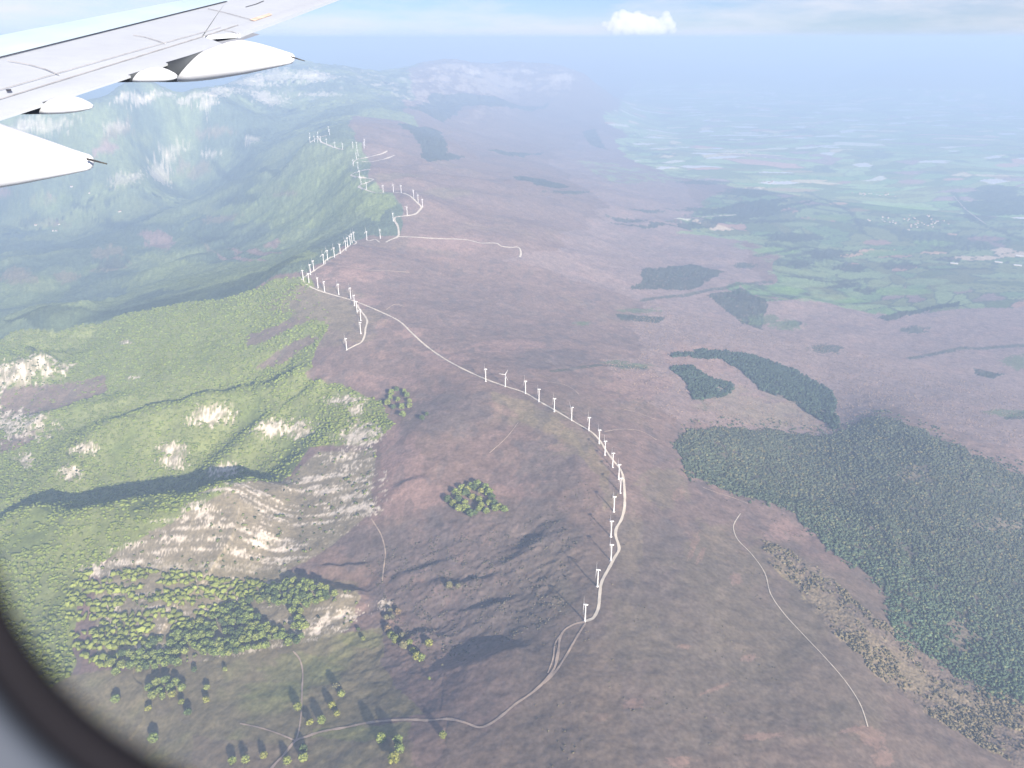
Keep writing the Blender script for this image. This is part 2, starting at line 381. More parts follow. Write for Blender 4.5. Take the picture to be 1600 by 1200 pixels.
# dark plantations and woods on the right
PINES = [
 [(1040,558),(1100,546),(1180,556),(1240,578),(1300,610),(1310,672),(1270,650),(1225,622),(1190,612),(1170,590),(1130,562),(1085,560)],
 [(1045,575),(1080,572),(1105,590),(1150,600),(1140,618),(1080,625),(1075,600)],
 [(1050,690),(1080,668),(1200,668),(1300,680),(1370,652),(1440,668),(1520,708),(1620,750),(1660,1120),(1560,1085),(1480,1040),(1410,1000),(1390,930),(1350,900),(1290,850),(1240,800),(1150,770),(1070,740)]]
pine_masks = [region(p, .045, 80 + i) for i, p in enumerate(PINES)]
for i, m in enumerate(pine_masks): put(m, (.050,.058,.044)); ROUGH += m * .4; bare = bare * (1 - m)
put(pine_masks[2] * sstep(.25, .45, n2 + .3 * n1), (.10,.09,.07), .6)
for p in ([(1000,420),(1080,412),(1130,425),(1085,452),(985,452),(1005,440)], [(1105,460),(1160,450),(1200,470),(1190,515),(1160,505)], [(1370,495),(1420,485),(1500,470),(1500,478),(1440,488),(1390,502)],
          [(950,345),(1010,352),(1060,350),(1180,325),(1290,312),(1200,335),(1080,358),(1000,357)], [(1110,328),(1160,315),(1240,308),(1210,322),(1130,333)], [(960,490),(1040,495),(1030,505),(970,500)],
          [(620,192),(690,205),(700,240),(730,246),(660,250),(655,225)], [(760,235),(850,238),(800,245)], [(680,145),(760,150),(860,160),(800,170),(720,168),(690,190),(640,170)], [(800,275),(850,280),(890,292),(840,290)],
          [(1520,575),(1570,585),(1550,592),(1525,585)], [(1560,655),(1600,640),(1610,655)], [(910,205),(930,200),(950,235),(920,225)], [(1480,318),(1600,305),(1610,335),(1540,338)]):
    m = region(p, .05, 91); put(m, 'pine', .85); ROUGH += m
for p in ([(1130,380),(1290,365),(1300,395),(1200,410)],[(1200,420),(1330,400),(1390,440),(1330,475),(1240,470)],[(900,250),(1060,262),(1100,275),(960,285)]):
    put(region(p, .06, 93) * sstep(-.1, .2, n2), 'fieldl', .7)
for i, b in enumerate([(1235,297,45,6),(1180,293,16,3),(1425,284,22,6),(1370,379,22,6),(1245,268,25,3),(1265,282,28,3),(1540,373,30,6),(1575,258,20,5),(1340,328,20,4),(1310,318,14,3),(1320,285,10,3),(1490,280,16,3),
    (1125,144,35,4),(1195,145,18,2),(1320,170,30,6),(1300,165,25,2),(1240,159,22,3),(1415,172,14,4),(1150,218,14,3),(1120,232,10,3),(1100,232,14,3),(1165,211,22,2),(1290,213,16,3),(1160,198,16,2),(1420,162,14,2),(1330,188,14,3),(1215,232,16,4),(1300,230,14,2),(1120,188,8,2),(1485,157,14,2),(1250,150,12,2),(1050,147,14,2),(1115,178,16,1.5),(1260,183,9,2),(1430,190,16,2),(1490,236,8,2),(1540,205,12,2),(1175,178,12,2)]):
    b = (b[0], b[1], b[2], b[3] * (1.35 if b[1] < 250 else 1.1)); put(blob(*b, seed=i + 7, rough=.25), ('tan', 'cream', 'pale', 'cream')[i % 4] if i > 11 else ('dry', 'tan', 'moorpink', 'dirt')[i % 4], .92)
for i, b in enumerate([(1240,372,46,12),(1290,396,34,12),(1330,418,26,9),(1250,412,18,9),(1140,332,70,10),(1180,345,60,6),(1560,300,50,20),(1480,405,20,6),(1405,415,30,9),(1060,430,14,6),(1165,415,18,6),(1310,445,30,8),(1360,455,24,6),(1170,300,40,14),(1100,285,40,8),(980,345,30,4),(1010,330,24,5),(890,300,30,6),(1240,505,14,5),(1430,515,20,6),(1290,545,26,7)]):
    q = blob(*b, seed=i + 40, rough=1.0, f=2.); put(q, (.050,.066,.052), .85); ROUGH += q * .8
for i, b in enumerate([(1190,500,26,9),(1230,508,24,8),(990,572,30,5),(960,566,20,4),(1570,645,30,6),(1590,565,24,10),(1000,485,30,5),(910,505,12,4)]):
    put(blob(*b, seed=i + 60, rough=1.1, f=2.), (.085,.125,.065), .75)
for i, b in enumerate([(1160,372,40,5),(1210,392,36,8),(1260,442,46,9),(1230,455,30,7),(1350,430,40,8),(1410,455,44,8),(1450,440,36,7),(1380,395,30,8),(1090,365,30,5),(1300,340,40,7),(1250,350,30,6),(1460,380,34,7),(1530,350,40,8),(1400,325,50,7),(1490,450,30,8),(1330,470,24,5)]):
    put(blob(*b, seed=i + 80, rough=.55, f=1.2), ('fieldl', (.15,.26,.09))[i % 2], .85)
for pl in ([(1040,345),(1150,340),(1290,318)],[(1180,400),(1260,385),(1340,395)],[(1220,430),(1300,440),(1370,435)],[(1390,400),(1450,420),(1540,420)],[(1260,300),(1330,330),(1350,365)],[(1490,300),(1520,345),(1600,375)],[(1000,470),(1100,455),(1200,440)],[(860,580),(930,570),(1010,575)],[(1100,640),(1095,600),(1080,575)],[(1420,560),(1500,545),(1600,540)]):
    P = polyland(pl); sel = (X > P[:, 0].min() - 200) & (X < P[:, 0].max() + 200) & (Y > P[:, 1].min() - 200) & (Y < P[:, 1].max() + 200)
    d, _, _ = seg_info(P, X[sel] + 60 * n2[sel], Y[sel] + 40 * n2[sel]); q = np.zeros(X.shape); q[sel] = sstep(24, 10, d * 4500 / np.maximum(RG[sel], 2500)) * (n3[sel] > -.35); put(q, (.05,.068,.052), .8); ROUGH += q * .6
# moor: lighter and darker ground
for i, b in enumerate([(630,735,35,55),(720,830,40,14),(800,760,40,20),(650,780,60,30),(690,560,40,14),(640,520,20,10),(600,600,50,14),(560,430,50,10),(700,380,60,12),(620,700,30,40),(740,785,45,30),(1100,560,60,30),(1000,600,50,26),(540,420,40,10),(800,540,60,12),(330,500,26,14),(310,510,18,7),(1230,830,40,14),(620,970,14,10),(640,1000,16,10),(720,965,20,12),(1040,905,14,9),(640,905,16,8),(560,470,30,12)]):
    put(blob(*b, seed=i), 'moorpink', .7)
for i, b in enumerate([(780,850,130,80),(700,960,130,60),(860,720,60,40),(560,1060,60,40),(620,860,90,50),(1050,900,80,120),(700,640,70,40),(800,960,90,40),(870,560,60,20),(1120,1060,90,80),(1000,1150,120,50)]):
    put(blob(*b, seed=i + 2), 'moordark', .65)
for i, b in enumerate([(540,500,60,30),(500,470,60,22),(840,650,50,14),(900,690,40,20),(985,850,20,60),(1000,1000,60,50),(970,950,16,20),(1130,880,60,80),(1200,1000,80,60),(880,930,20,30),(1040,760,40,30),(700,300,40,10),(620,275,40,8),(1260,950,40,50),(1320,1130,60,30)]):
    put(blob(*b, seed=i + 4), 'moorgreen', .6)
put(region([(770,610),(830,630),(890,670),(930,700),(955,750),(960,790),(945,800),(935,745),(900,700),(830,665),(770,640)], .06), (.19,.165,.105), .6)
# grain of the heather: burnt patches with straight-ish edges, and sheep paths
g1 = np.abs(fbm(X / 120 + .5 * n2, Y / 190, 141, 4, .6)); put(sstep(.035, .008, g1) * (1 - lv) * (RG < 5200), 'moorpink', .30)
g2 = fbm(X / 60, Y / 110, 143, 2); put(sstep(.22, .27, g2 + .12 * n3) * (1 - lv) * (1 - bare) * (RG < 4200), 'moordark', .42)
g3 = fbm(X / 14, Y / 14, 145, 3, .7); C *= (1 + .16 * g3 * (RG < 4000))[..., None]
put(sstep(2100, 1350, RG) * sstep(R(-6), R(4), TG) * (1 - np.clip(pine_masks[2], 0, 1)), (.118, .104, .088), .62)
put(blob(1230, 960, 190, 160, seed=4, rough=.7), (.120, .106, .086), .5)
for i, b in enumerate([(1085,850,5,22,-20),(1095,868,4,14,-25),(1120,765,14,5,-30),(1075,740,22,6,-30),(1060,770,8,12,-25),(1150,905,10,8,-40),(1170,1028,12,5,10),(1120,1075,26,3,20),(1190,1150,30,6,5),(1360,1150,26,14,-30),(1330,1140,20,4,10),(1060,1190,20,8,0),(1380,1185,16,14,0),(990,1100,16,8,0),(1070,1010,10,4,0),(940,1120,14,6,10),(870,700,16,5,0),(785,640,26,6,-25),(600,505,16,6,0),(600,555,18,6,0),(640,545,12,5,0),(690,405,24,3,-8)]):
    put(blob(*b[:4], seed=i + 5, rough=1.2, f=2.2, tilt=b[4]), (.235,.165,.140), .55)
# bottom left meadow
mead = region([(60,1060),(200,1045),(330,1025),(440,1010),(520,985),(590,985),(600,1040),(640,1090),(660,1120),(560,1130),(640,1160),(660,1250),(0,1300)], .05)
put(mead, 'olive', .95); put(mead * sstep(.05, .4, n2), 'grass', .4); put(mead * sstep(.1, .4, -n2 + .4 * n3), (.135,.118,.085), .6)
put(region([(300,1150),(460,1165),(480,1155),(700,1128),(760,1140),(840,1080),(900,1000),(960,1000),(1000,1250),(300,1250)], .04), (.150,.122,.095), .55)
put(region([(640,1130),(700,1128),(690,1200),(640,1200)], .1), 'moorpink', .3)
put(region([(490,1140),(640,1128),(640,1150),(560,1160),(490,1150)], .1), 'grass', .45)
# green slopes on the left flank
green = region([(-200,545),(0,532),(60,512),(200,490),(330,468),(430,440),(478,440),(500,480),(520,500),(490,560),(480,595),(540,600),(600,620),(620,660),(590,690),(480,700),(450,745),(330,775),(230,830),(160,880),(130,915),(115,1050),(40,1090),(-200,1000)], .025)
brown1 = np.zeros(X.shape)
for i, p in enumerate(([(385,524),(437,506),(481,484),(494,497),(459,511),(420,532),(385,541)], [(477,585),(525,528),(560,546),(530,600),(494,595)], [(400,575),(430,550),(490,523),(500,530),(440,570)], [(0,610),(60,600),(165,585),(170,610),(90,640),(0,655)], [(0,685),(60,670),(50,690),(0,710)], [(470,445),(500,450),(560,480),(540,520),(500,500),(450,480)])):
    brown1 = np.maximum(brown1, region(p, .07, 101 + i))
gmask = green * (1 - brown1 * .9)
put(gmask, (.158,.187,.074)); put(gmask * sstep(.0, .4, n2 + .3 * n1), 'grass', .6); put(gmask * sstep(.15, .45, -n2), 'beech', .7)
put(region([(470,440),(560,480),(545,520),(480,500),(400,480)], .1), 'moorgreen', .7)
CANOPY = np.maximum(CANOPY, gmask * sstep(-.55, -.2, n2 + .3 * n3))
# limestone
ROCKM = np.zeros(X.shape)
ystr = fbm(X / 260, (Y + .16 * X) / 16, 113, 5, .66)
ROCKS = [(30,575,70,26,0),(20,662,50,20,0),(328,650,30,14,10),(425,668,24,14,0),(470,672,20,12,0),(562,682,28,18,20),(540,625,26,6,0),(555,640,10,8,0),(310,800,20,12,0),(420,780,90,22,6),(520,760,60,26,6),
 (480,800,80,18,4),(300,848,60,30,20),(400,840,40,22,20),(190,868,40,10,15),(300,885,80,5,-4),(220,878,50,4,-3),(150,892,24,8,0),(520,965,40,9,8),(490,985,36,7,8),(400,1012,40,5,10),(360,1020,30,4,6),(460,998,24,5,0),
 (110,740,16,10,0),(130,700,20,8,0),(270,700,22,9,0),(40,720,12,10,0),(195,535,8,3,0),(210,590,8,2,0),(330,770,40,10,10),(350,735,22,10,0),(270,720,18,12,0),(540,720,20,14,0),(440,860,40,14,15),(430,850,24,8,0),(600,945,10,8,0),(430,915,20,5,0),(180,940,10,14,0),(170,975,12,8,0),(230,1008,22,5,0),(560,795,30,10,0)]
for i, (a, b, rx, ry, tl) in enumerate(ROCKS):
    q = blob(a, b, rx, ry, seed=i + 20, rough=1.9, tilt=tl, f=3.4)
    if rx > 35 and 750 < b < 870: q = q * sstep(-.06, .12, ystr + .12 * n3)
    ROCKM = np.maximum(ROCKM, q)
terr = region([(150,890),(230,815),(330,775),(460,740),(500,705),(590,700),(580,800),(520,850),(450,890),(560,930),(540,990),(440,1010),(330,1030),(230,1045),(150,1040)], .03)
put(terr * (1 - CANOPY), (.20,.185,.125), .8)
lines = terr * sstep(.13, .24, ystr - .1 * n2) * sstep(-.18, .12, .7 * n3 + .5 * n2 + .5 * fbm(X / 13, Y / 13, 119, 3))
put(ROCKM, (.24,.22,.165), .75)
n5 = fbm(X / 13, Y / 13, 119, 3)
wht = np.maximum(ROCKM * sstep(-.16, .14, .35 * ystr + .5 * n3 + .6 * n5), lines * .75)
put(wht, 'rock', .72)
CANOPY *= (1 - np.clip(ROCKM * 1.0, 0, 1)) * (1 - terr * .75)
put(region([(170,890),(400,880),(560,910),(560,930),(400,905),(180,905)], .05), 'olive', .5)
# limestone pavement of the far left spurs stays bare between its bushes
for i, b in enumerate([(570,1000,30,14),(470,1050,60,26),(430,1080,50,16)]): put(blob(*b, seed=i), 'grass', .35)
# pale scree strip and clearing on the right
for i, b in enumerate([(1240,900,40,10,-35),(1300,950,50,16,-35),(1380,1020,60,18,-35),(1470,1080,70,18,-30),(1560,1110,60,16,-20),(1420,1060,40,14,-30)]):
    put(blob(b[0], b[1], b[2], b[3], seed=i, rough=1.4, tilt=b[4], f=2.5), 'dry', .75)
for i, b in enumerate([(1510,990,30,22),(1560,820,40,10),(1420,740,20,14),(1330,760,14,5),(1180,640,70,22),(1230,650,60,20),(1140,610,30,10),(1500,985,10,20)]):
    put(blob(*b, seed=i, rough=1.3, f=2.2), (.19,.165,.13), .6); 
    for k in range(3): pine_masks[k] *= 1 - .6 * blob(*b, seed=i, rough=1.3, f=2.2)
strip = region([(1180,840),(1240,860),(1300,905),(1360,955),(1420,1000),(1500,1050),(1620,1110),(1640,1230),(1520,1160),(1420,1100),(1340,1030),(1270,950),(1210,880)], .09, 99); put(strip, (.165,.14,.115), .6); put(strip * sstep(0, .3, n2 + .5 * n3), 'dry', .5); ROUGH += strip * .8

# woodland roughness: crowns as small bumps of the surface itself, far off where single crowns cannot be told apart
jit = rng.random(X.shape)
jit = .6 * jit + .4 * np.roll(jit, 1, 0)
rgh = np.clip(ROUGH, 0, 1)
H += rgh * (jit - .5) * np.clip(RG * .0016, 4, 18)
C *= (1 + rgh * .5 * (jit - .5) + .10 * n3 + .08 * n2)[..., None]
C *= (1 + .05 * (rng.random(X.shape) - .5))[..., None]
C *= np.array([1.26, 1.19, 1.12])
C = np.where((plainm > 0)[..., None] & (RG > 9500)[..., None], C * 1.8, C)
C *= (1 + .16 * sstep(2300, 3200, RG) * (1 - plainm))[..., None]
C = np.clip(C, .008, .8)

# ------------------------------------------------------------------ materials
def mat(name, color=(.5, .5, .5), rough=.8, spec=.2, attr=None, noise=None, metal=0., coat=0.):
    m = bpy.data.materials.new(name); m.use_nodes = True
    nt = m.node_tree; b = nt.nodes['Principled BSDF']
    b.inputs['Roughness'].default_value = rough; b.inputs['Specular IOR Level'].default_value = spec; b.inputs['Metallic'].default_value = metal
    b.inputs['Coat Weight'].default_value = coat
    b.inputs['Base Color'].default_value = (*color, 1)
    src = None
    if attr:
        a = nt.nodes.new('ShaderNodeAttribute'); a.attribute_name = attr; src = a.outputs['Color']
    else:
        c = nt.nodes.new('ShaderNodeRGB'); c.outputs[0].default_value = (*color, 1); src = c.outputs[0]
    for sc_, amt in (noise or []):
        tc = nt.nodes.new('ShaderNodeTexCoord'); nz = nt.nodes.new('ShaderNodeTexNoise'); nz.inputs['Scale'].default_value = sc_; nz.inputs['Detail'].default_value = 4
        nt.links.new(tc.outputs['Object'], nz.inputs['Vector'])
        mr = nt.nodes.new('ShaderNodeMapRange'); mr.inputs[1].default_value = .3; mr.inputs[2].default_value = .7; mr.inputs[3].default_value = 1 - amt; mr.inputs[4].default_value = 1 + amt
        nt.links.new(nz.outputs['Fac'], mr.inputs[0])
        mx = nt.nodes.new('ShaderNodeVectorMath'); mx.operation = 'SCALE'
        nt.links.new(src, mx.inputs[0]); nt.links.new(mr.outputs[0], mx.inputs['Scale']); src = mx.outputs[0]
    nt.links.new(src, b.inputs['Base Color'])
    return m

M = {}
M['ground'] = mat('ground_cover', rough=.95, spec=.05, attr='cover', noise=[(1 / 9., .22), (1 / 34., .16)])
M['canopy'] = mat('canopy_leaves', rough=.9, spec=.05, attr='cover', noise=[(.35, .25)])
M['leaf'] = mat('broadleaf', rough=.85, spec=.1, attr='cover', noise=[(.8, .25)])
M['bark'] = mat('bark', (.10, .075, .055), .95, .05, noise=[(2., .3)])
M['road'] = mat('pale_gravel', (.62, .56, .47), .95, .05, noise=[(.05, .12), (.5, .08)])
M['track'] = mat('dirt_track', (.42, .33, .26), .95, .05, noise=[(.04, .2), (.4, .1)])
M['white'] = mat('white_turbine_paint', (.74, .74, .73), .45, .4, noise=[(.1, .04)])
M['fairingwhite'] = mat('fairing_white_paint', (.56, .60, .66), .4, .4, noise=[(1.5, .03)])
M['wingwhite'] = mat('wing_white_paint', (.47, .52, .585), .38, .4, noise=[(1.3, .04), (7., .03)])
M['winggrey'] = mat('wing_grey_gloss', (.56, .72, .80), .4, .6, noise=[(1.5, .05)], coat=.4)
M['fairing_shade'] = mat('fairing_painted_shade', (.05, .06, .075), .7, .2, noise=[(5., .15)])  # dark tone stands in for the wing's shadow on the fairing fronts
M['seam'] = mat('sealant', (.035, .04, .055), .7, .2, noise=[(9., .2)])
M['seamlight'] = mat('light_sealant', (.34, .35, .38), .7, .2, noise=[(9., .2)])
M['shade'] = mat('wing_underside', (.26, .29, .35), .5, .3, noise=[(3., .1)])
M['rust'] = mat('worn_primer', (.66, .50, .42), .6, .2, noise=[(6., .2)])
M['wick'] = mat('black_rod', (.03, .03, .035), .5, .3, noise=[(20., .2)])
M['rubber'] = mat('black_rubber', (.007, .007, .011), .75, .15, noise=[(60., .2)])
M['trim'] = mat('grey_trim', (.040, .052, .078), .6, .2, noise=[(40., .08)])
M['wall'] = mat('house_render', (.72, .66, .58), .9, .1, noise=[(.3, .1)])
M['tile'] = mat('roof_tile', (.36, .17, .11), .9, .1, noise=[(.4, .2)])

# ------------------------------------------------------------------ mesh helpers
def np_mesh(name, V, Fc, mats, smooth=True, cover=None, midx=None):
    """V (n,3), Fc (m,k) -> mesh"""
    me = bpy.data.meshes.new(name); V = np.ascontiguousarray(V, np.float32); Fc = np.ascontiguousarray(Fc, np.int32)
    me.vertices.add(len(V)); me.vertices.foreach_set('co', V.ravel())
    k = Fc.shape[1]
    me.loops.add(Fc.size); me.loops.foreach_set('vertex_index', Fc.ravel())
    me.polygons.add(len(Fc)); me.polygons.foreach_set('loop_start', np.arange(0, Fc.size, k, dtype=np.int32))
    me.polygons.foreach_set('use_smooth', np.full(len(Fc), smooth))
    if midx is not None: me.polygons.foreach_set('material_index', np.asarray(midx, np.int32))
    for m in (mats if isinstance(mats, (list, tuple)) else [mats]): me.materials.append(m)
    if cover is not None:
        a = me.attributes.new('cover', 'FLOAT_COLOR', 'POINT')
        a.data.foreach_set('color', np.concatenate([cover, np.ones((len(cover), 1))], 1).astype(np.float32).ravel())
    me.update(calc_edges=True)
    return me

def link(name, data, parent=None, loc=None, rotz=0., scale=1.):
    o = bpy.data.objects.new(name, data); COL.objects.link(o)
    if parent is not None: o.parent = parent
    if loc is not None: o.location = loc
    if rotz: o.rotation_euler = (0, 0, rotz)
    if scale != 1.: o.scale = (scale, scale, scale)
    return o

def tag(o, label=None, cat=None, group=None, kind=None):
    if label: o['label'] = label
    if cat: o['category'] = cat
    if group: o['group'] = group
    if kind: o['kind'] = kind
    return o

class MB:
    """collects shapes for one mesh"""
    def __init__(s): s.v = []; s.f = []
    def add(s, vs, fs):
        k = len(s.v); s.v += [tuple(map(float, v)) for v in vs]; s.f += [tuple(i + k for i in f) for f in fs]
    def rings(s, rings, cap=True):
        n = len(rings[0]); fs = []
        for a in range(len(rings) - 1):
            for i in range(n):
                j = (i + 1) % n
                fs.append((a * n + i, a * n + j, (a + 1) * n + j, (a + 1) * n + i))
        if cap: fs.append(tuple(range(n))[::-1]); fs.append(tuple((len(rings) - 1) * n + i for i in range(n)))
        s.add([v for r in rings for v in r], fs)
    def tube(s, pts, rad, n=8):
        pts = [Vector(p) for p in pts]; rings = []
        for i, p in enumerate(pts):
            d = (pts[min(i + 1, len(pts) - 1)] - pts[max(i - 1, 0)]).normalized()
            a = d.orthogonal().normalized() if abs(d.z) < .9 else Vector((1, 0, 0)); a = (a - d * a.dot(d)).normalized(); b = d.cross(a)
            r = rad[i] if isinstance(rad, (list, tuple)) else rad
            rings.append([p + (a * math.cos(2 * math.pi * k / n) + b * math.sin(2 * math.pi * k / n)) * r for k in range(n)])
        s.rings(rings)
    def mesh(s, name, mats, smooth=True):
        me = bpy.data.meshes.new(name); me.from_pydata(s.v, [], s.f)
        for m in (mats if isinstance(mats, (list, tuple)) else [mats]): me.materials.append(m)
        me.polygons.foreach_set('use_smooth', [smooth] * len(me.polygons)); me.update()
        return me
    def build(s, name, mats, parent=None, smooth=True): return link(name, s.mesh(name, mats, smooth), parent)

# ------------------------------------------------------------------ ground
ii = np.arange(NT * NR).reshape(NT, NR)
quads = np.stack([ii[:-1, :-1], ii[1:, :-1], ii[1:, 1:], ii[:-1, 1:]], -1).reshape(-1, 4)
V = np.stack([X, Y, H], -1).reshape(-1, 3)
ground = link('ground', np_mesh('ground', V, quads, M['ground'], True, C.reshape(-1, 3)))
tag(ground, 'brown moorland ridge with green flank, valley and patchwork plain', 'ground', kind='structure')
LG = np.gradient(H, axis=0), np.gradient(H, axis=1)

# ------------------------------------------------------------------ roads and tracks draped on the ground
def drape(pl, step=1.6):
    """photo polyline -> smooth ground points"""
    pl = np.array(pl, float); out = []
    for i in range(len(pl) - 1):
        p0, p1, p2, p3 = pl[max(i - 1, 0)], pl[i], pl[i + 1], pl[min(i + 2, len(pl) - 1)]
        k = max(2, int(np.hypot(*(p2 - p1)) / step))
        for t in np.linspace(0, 1, k, endpoint=False):
            out.append(.5 * (2 * p1 + (p2 - p0) * t + (2 * p0 - 5 * p1 + 4 * p2 - p3) * t * t + (3 * p1 - p0 - 3 * p2 + p3) * t ** 3))
    out.append(pl[-1])
    P = np.array([land(*q) for q in out])
    keep = [P[0]]
    for q in P[1:]:
        d = np.hypot(*(q - keep[-1])); r = np.hypot(*q)
        if d > .09 * r + 60: continue          # the line of sight jumped past a crest
        if d > .5: keep.append(q)
    P = np.array(keep)
    if len(P) > 4:
        for _ in range(2): P[1:-1] = .25 * P[:-2] + .5 * P[1:-1] + .25 * P[2:]
    return P

def ribbon(name, pl, width, m, label, cat, lift=.9, taper=None):
    P = drape(pl); T = np.gradient(P, axis=0); T /= np.hypot(*T.T)[:, None] + 1e-9; N = np.stack([-T[:, 1], T[:, 0]], 1)
    s = np.arange(len(P)); r = np.hypot(*P.T)
    wd = width * (1 + .38 * perlin(s / 7., s * 0 + width, 3)) * .5
    rows = []
    for k in (-1, -.4, .4, 1):
        q = P + N * (wd * k)[:, None]; rows.append(np.column_stack([q, height(q[:, 0], q[:, 1]) + lift + r * .00015]))
    Vv = np.stack(rows, 1).reshape(-1, 3); i = np.arange(len(P) - 1) * 4
    Fq = np.concatenate([np.stack([i + k, i + k + 1, i + k + 5, i + k + 4], 1) for k in range(3)])
    o = link(name, np_mesh(name, Vv, Fq, m)); tag(o, label, cat, kind='structure')
    return o
RD = [
 ('road', [(914,971),(921,969),(928,965),(935,950),(937,930),(940,910),(951,889),(960,872),(967,860),(966,850),(962,838),(963,826),(970,814),(974,802),(976,790),(976,770),(974,748),(970,735),(960,722),(948,706),(938,690),(925,676),(900,661),(870,643),(842,627),(820,614),(790,604),(757,592),(720,575),(690,558),(665,540),(645,522),(625,503),(600,490),(570,477),(548,469),(520,461),(500,455),(484,448),(476,442),(471,437)], 7, 'road', 'pale gravel service road running along the ridge past the nearest turbines', 'road'),
 ('road', [(471,437),(480,430),(490,424),(500,417),(509,412),(507,409),(512,405),(523,400),(534,394),(538,390),(544,386),(550,382),(556,382),(557,378),(552,376)], 8, 'road', 'pale service road climbing the ridge rim beside the left row of turbines', 'road'),
 ('road', [(557,476),(563,485),(570,494),(574,502),(571,514),(570,524),(565,535),(555,540),(542,547)], 7, 'road', 'short curved spur road to the turbines below the ridge road', 'road'),
 ('road', [(572,374),(575,377),(580,376),(585,374),(590,376),(593,379)], 8, 'road', 'small curl of pale road at a lone turbine on the rim', 'road'),
 ('road', [(603,379),(608,376),(615,373),(622,370),(623,362),(621,352),(617,346),(617,340),(630,338),(645,336),(652,333),(656,328),(659,324),(652,317),(645,310),(638,305),(628,302),(614,301)], 11, 'road', 'pale winding road over the middle hump of the ridge', 'road'),
 ('road', [(600,302),(585,301),(572,297),(560,292),(564,289),(575,285),(584,281),(576,279),(560,277),(548,274),(555,270),(570,266),(579,265)], 12, 'road', 'zigzag pale road on the far hump of the ridge', 'road'),
 ('road', [(551,257),(556,250),(575,246),(598,240),(605,236)], 11, 'road', 'faint pale road slanting up behind the far turbines', 'road'),
 ('road', [(565,253),(580,253),(600,249),(617,243)], 11, 'road', 'faint pale road crossing the far brown slope', 'road'),
 ('road', [(536,234),(524,231),(511,226),(502,222),(498,216)], 13, 'road', 'faint pale road joining the farthest row of turbines', 'road'),
 ('road', [(485,223),(491,219),(498,215),(515,211)], 12, 'road', 'faint pale road at the farthest tip of the turbine ridge', 'road'),
 ('road', [(622,370),(650,371),(680,373),(715,374),(735,376),(750,380),(768,380),(778,381),(783,385),(800,387),(808,386),(813,390),(814,398),(812,402)], 9, 'road', 'pale road branching right from the ridge and ending in a hook', 'road'),
 ('road', [(1070,342),(1100,339),(1150,336)], 14, 'road', 'straight bright stretch of road beside the dark wood in the valley', 'road'),
 ('road', [(1490,306),(1500,318),(1512,330),(1540,350)], 9, 'road', 'thin straight road crossing the green fields at right', 'road'),
 ('track', [(914,972),(903,974),(893,978),(882,985),(875,998),(872,1020),(866,1045),(850,1066),(830,1084),(805,1101),(785,1118),(765,1132),(748,1137),(725,1129),(700,1124),(670,1126),(630,1125),(580,1129),(540,1137),(505,1143),(480,1151),(462,1158),(445,1178),(425,1200),(410,1225)], 5.5, 'track', 'rutted dirt track curving down from the nearest turbine to the meadow', 'track'),
 ('track', [(915,974),(900,998),(884,1026),(868,1050),(850,1068)], 4.5, 'track', 'straight dirt track cutting the corner below the nearest turbine', 'track'),
 ('track', [(880,988),(868,1005),(864,1030),(856,1052)], 3, 'track', 'thin rut running beside the curving dirt track', 'track'),
 ('track', [(462,1158),(467,1142),(471,1112),(472,1080),(473,1050),(468,1030),(458,1018)], 3.2, 'track', 'thin track climbing straight from the fork to the wood edge', 'track'),
 ('track', [(462,1158),(430,1145),(400,1136),(375,1131)], 2.6, 'track', 'faint path leading left from the track fork in the meadow', 'track'),
 ('track', [(1157,803),(1149,815),(1146,826),(1153,844),(1175,867),(1195,896),(1204,928),(1224,958),(1256,993),(1291,1030),(1321,1065),(1344,1101),(1356,1136)], 2.1, 'road', 'thin pale trail descending the brown slope above the dark plantation', 'track'),
 ('track', [(1098,762),(1120,770),(1145,778),(1168,787)], 2.6, 'track', 'short faint trail along the top edge of the dark plantation', 'track'),
 ('track', [(580,811),(590,826),(597,840),(602,862),(600,885),(597,908)], 3, 'track', 'faint footpath dropping through the heather hollow', 'track'),
 ('track', [(944,675),(960,672),(980,671),(1004,675),(1026,688)], 3.5, 'track', 'pale curved track right of the turbine row near the plantation corner', 'track'),
 ('track', [(850,596),(880,601),(895,608),(905,617)], 3, 'track', 'short pale track in the heather beyond the turbine row', 'track'),
 ('track', [(975,640),(995,645),(1025,656)], 3, 'track', 'short pale path above the plantation corner', 'track'),
 ('track', [(810,660),(795,680),(780,695),(765,708)], 2.4, 'track', 'faint path crossing the dark heather below the turbine row', 'track'),
 ('track', [(604,484),(614,477),(622,476),(632,480)], 4, 'track', 'small arched pale track above the ridge road', 'track'),
 ('track', [(527,416),(560,420),(580,423),(600,423),(640,426)], 5, 'track', 'faint path across the heather right of the rim turbines', 'track'),
]
for nm, pl, wd, mk, lab, ct_ in RD: ribbon(nm, pl, wd, M[mk], lab, ct_)

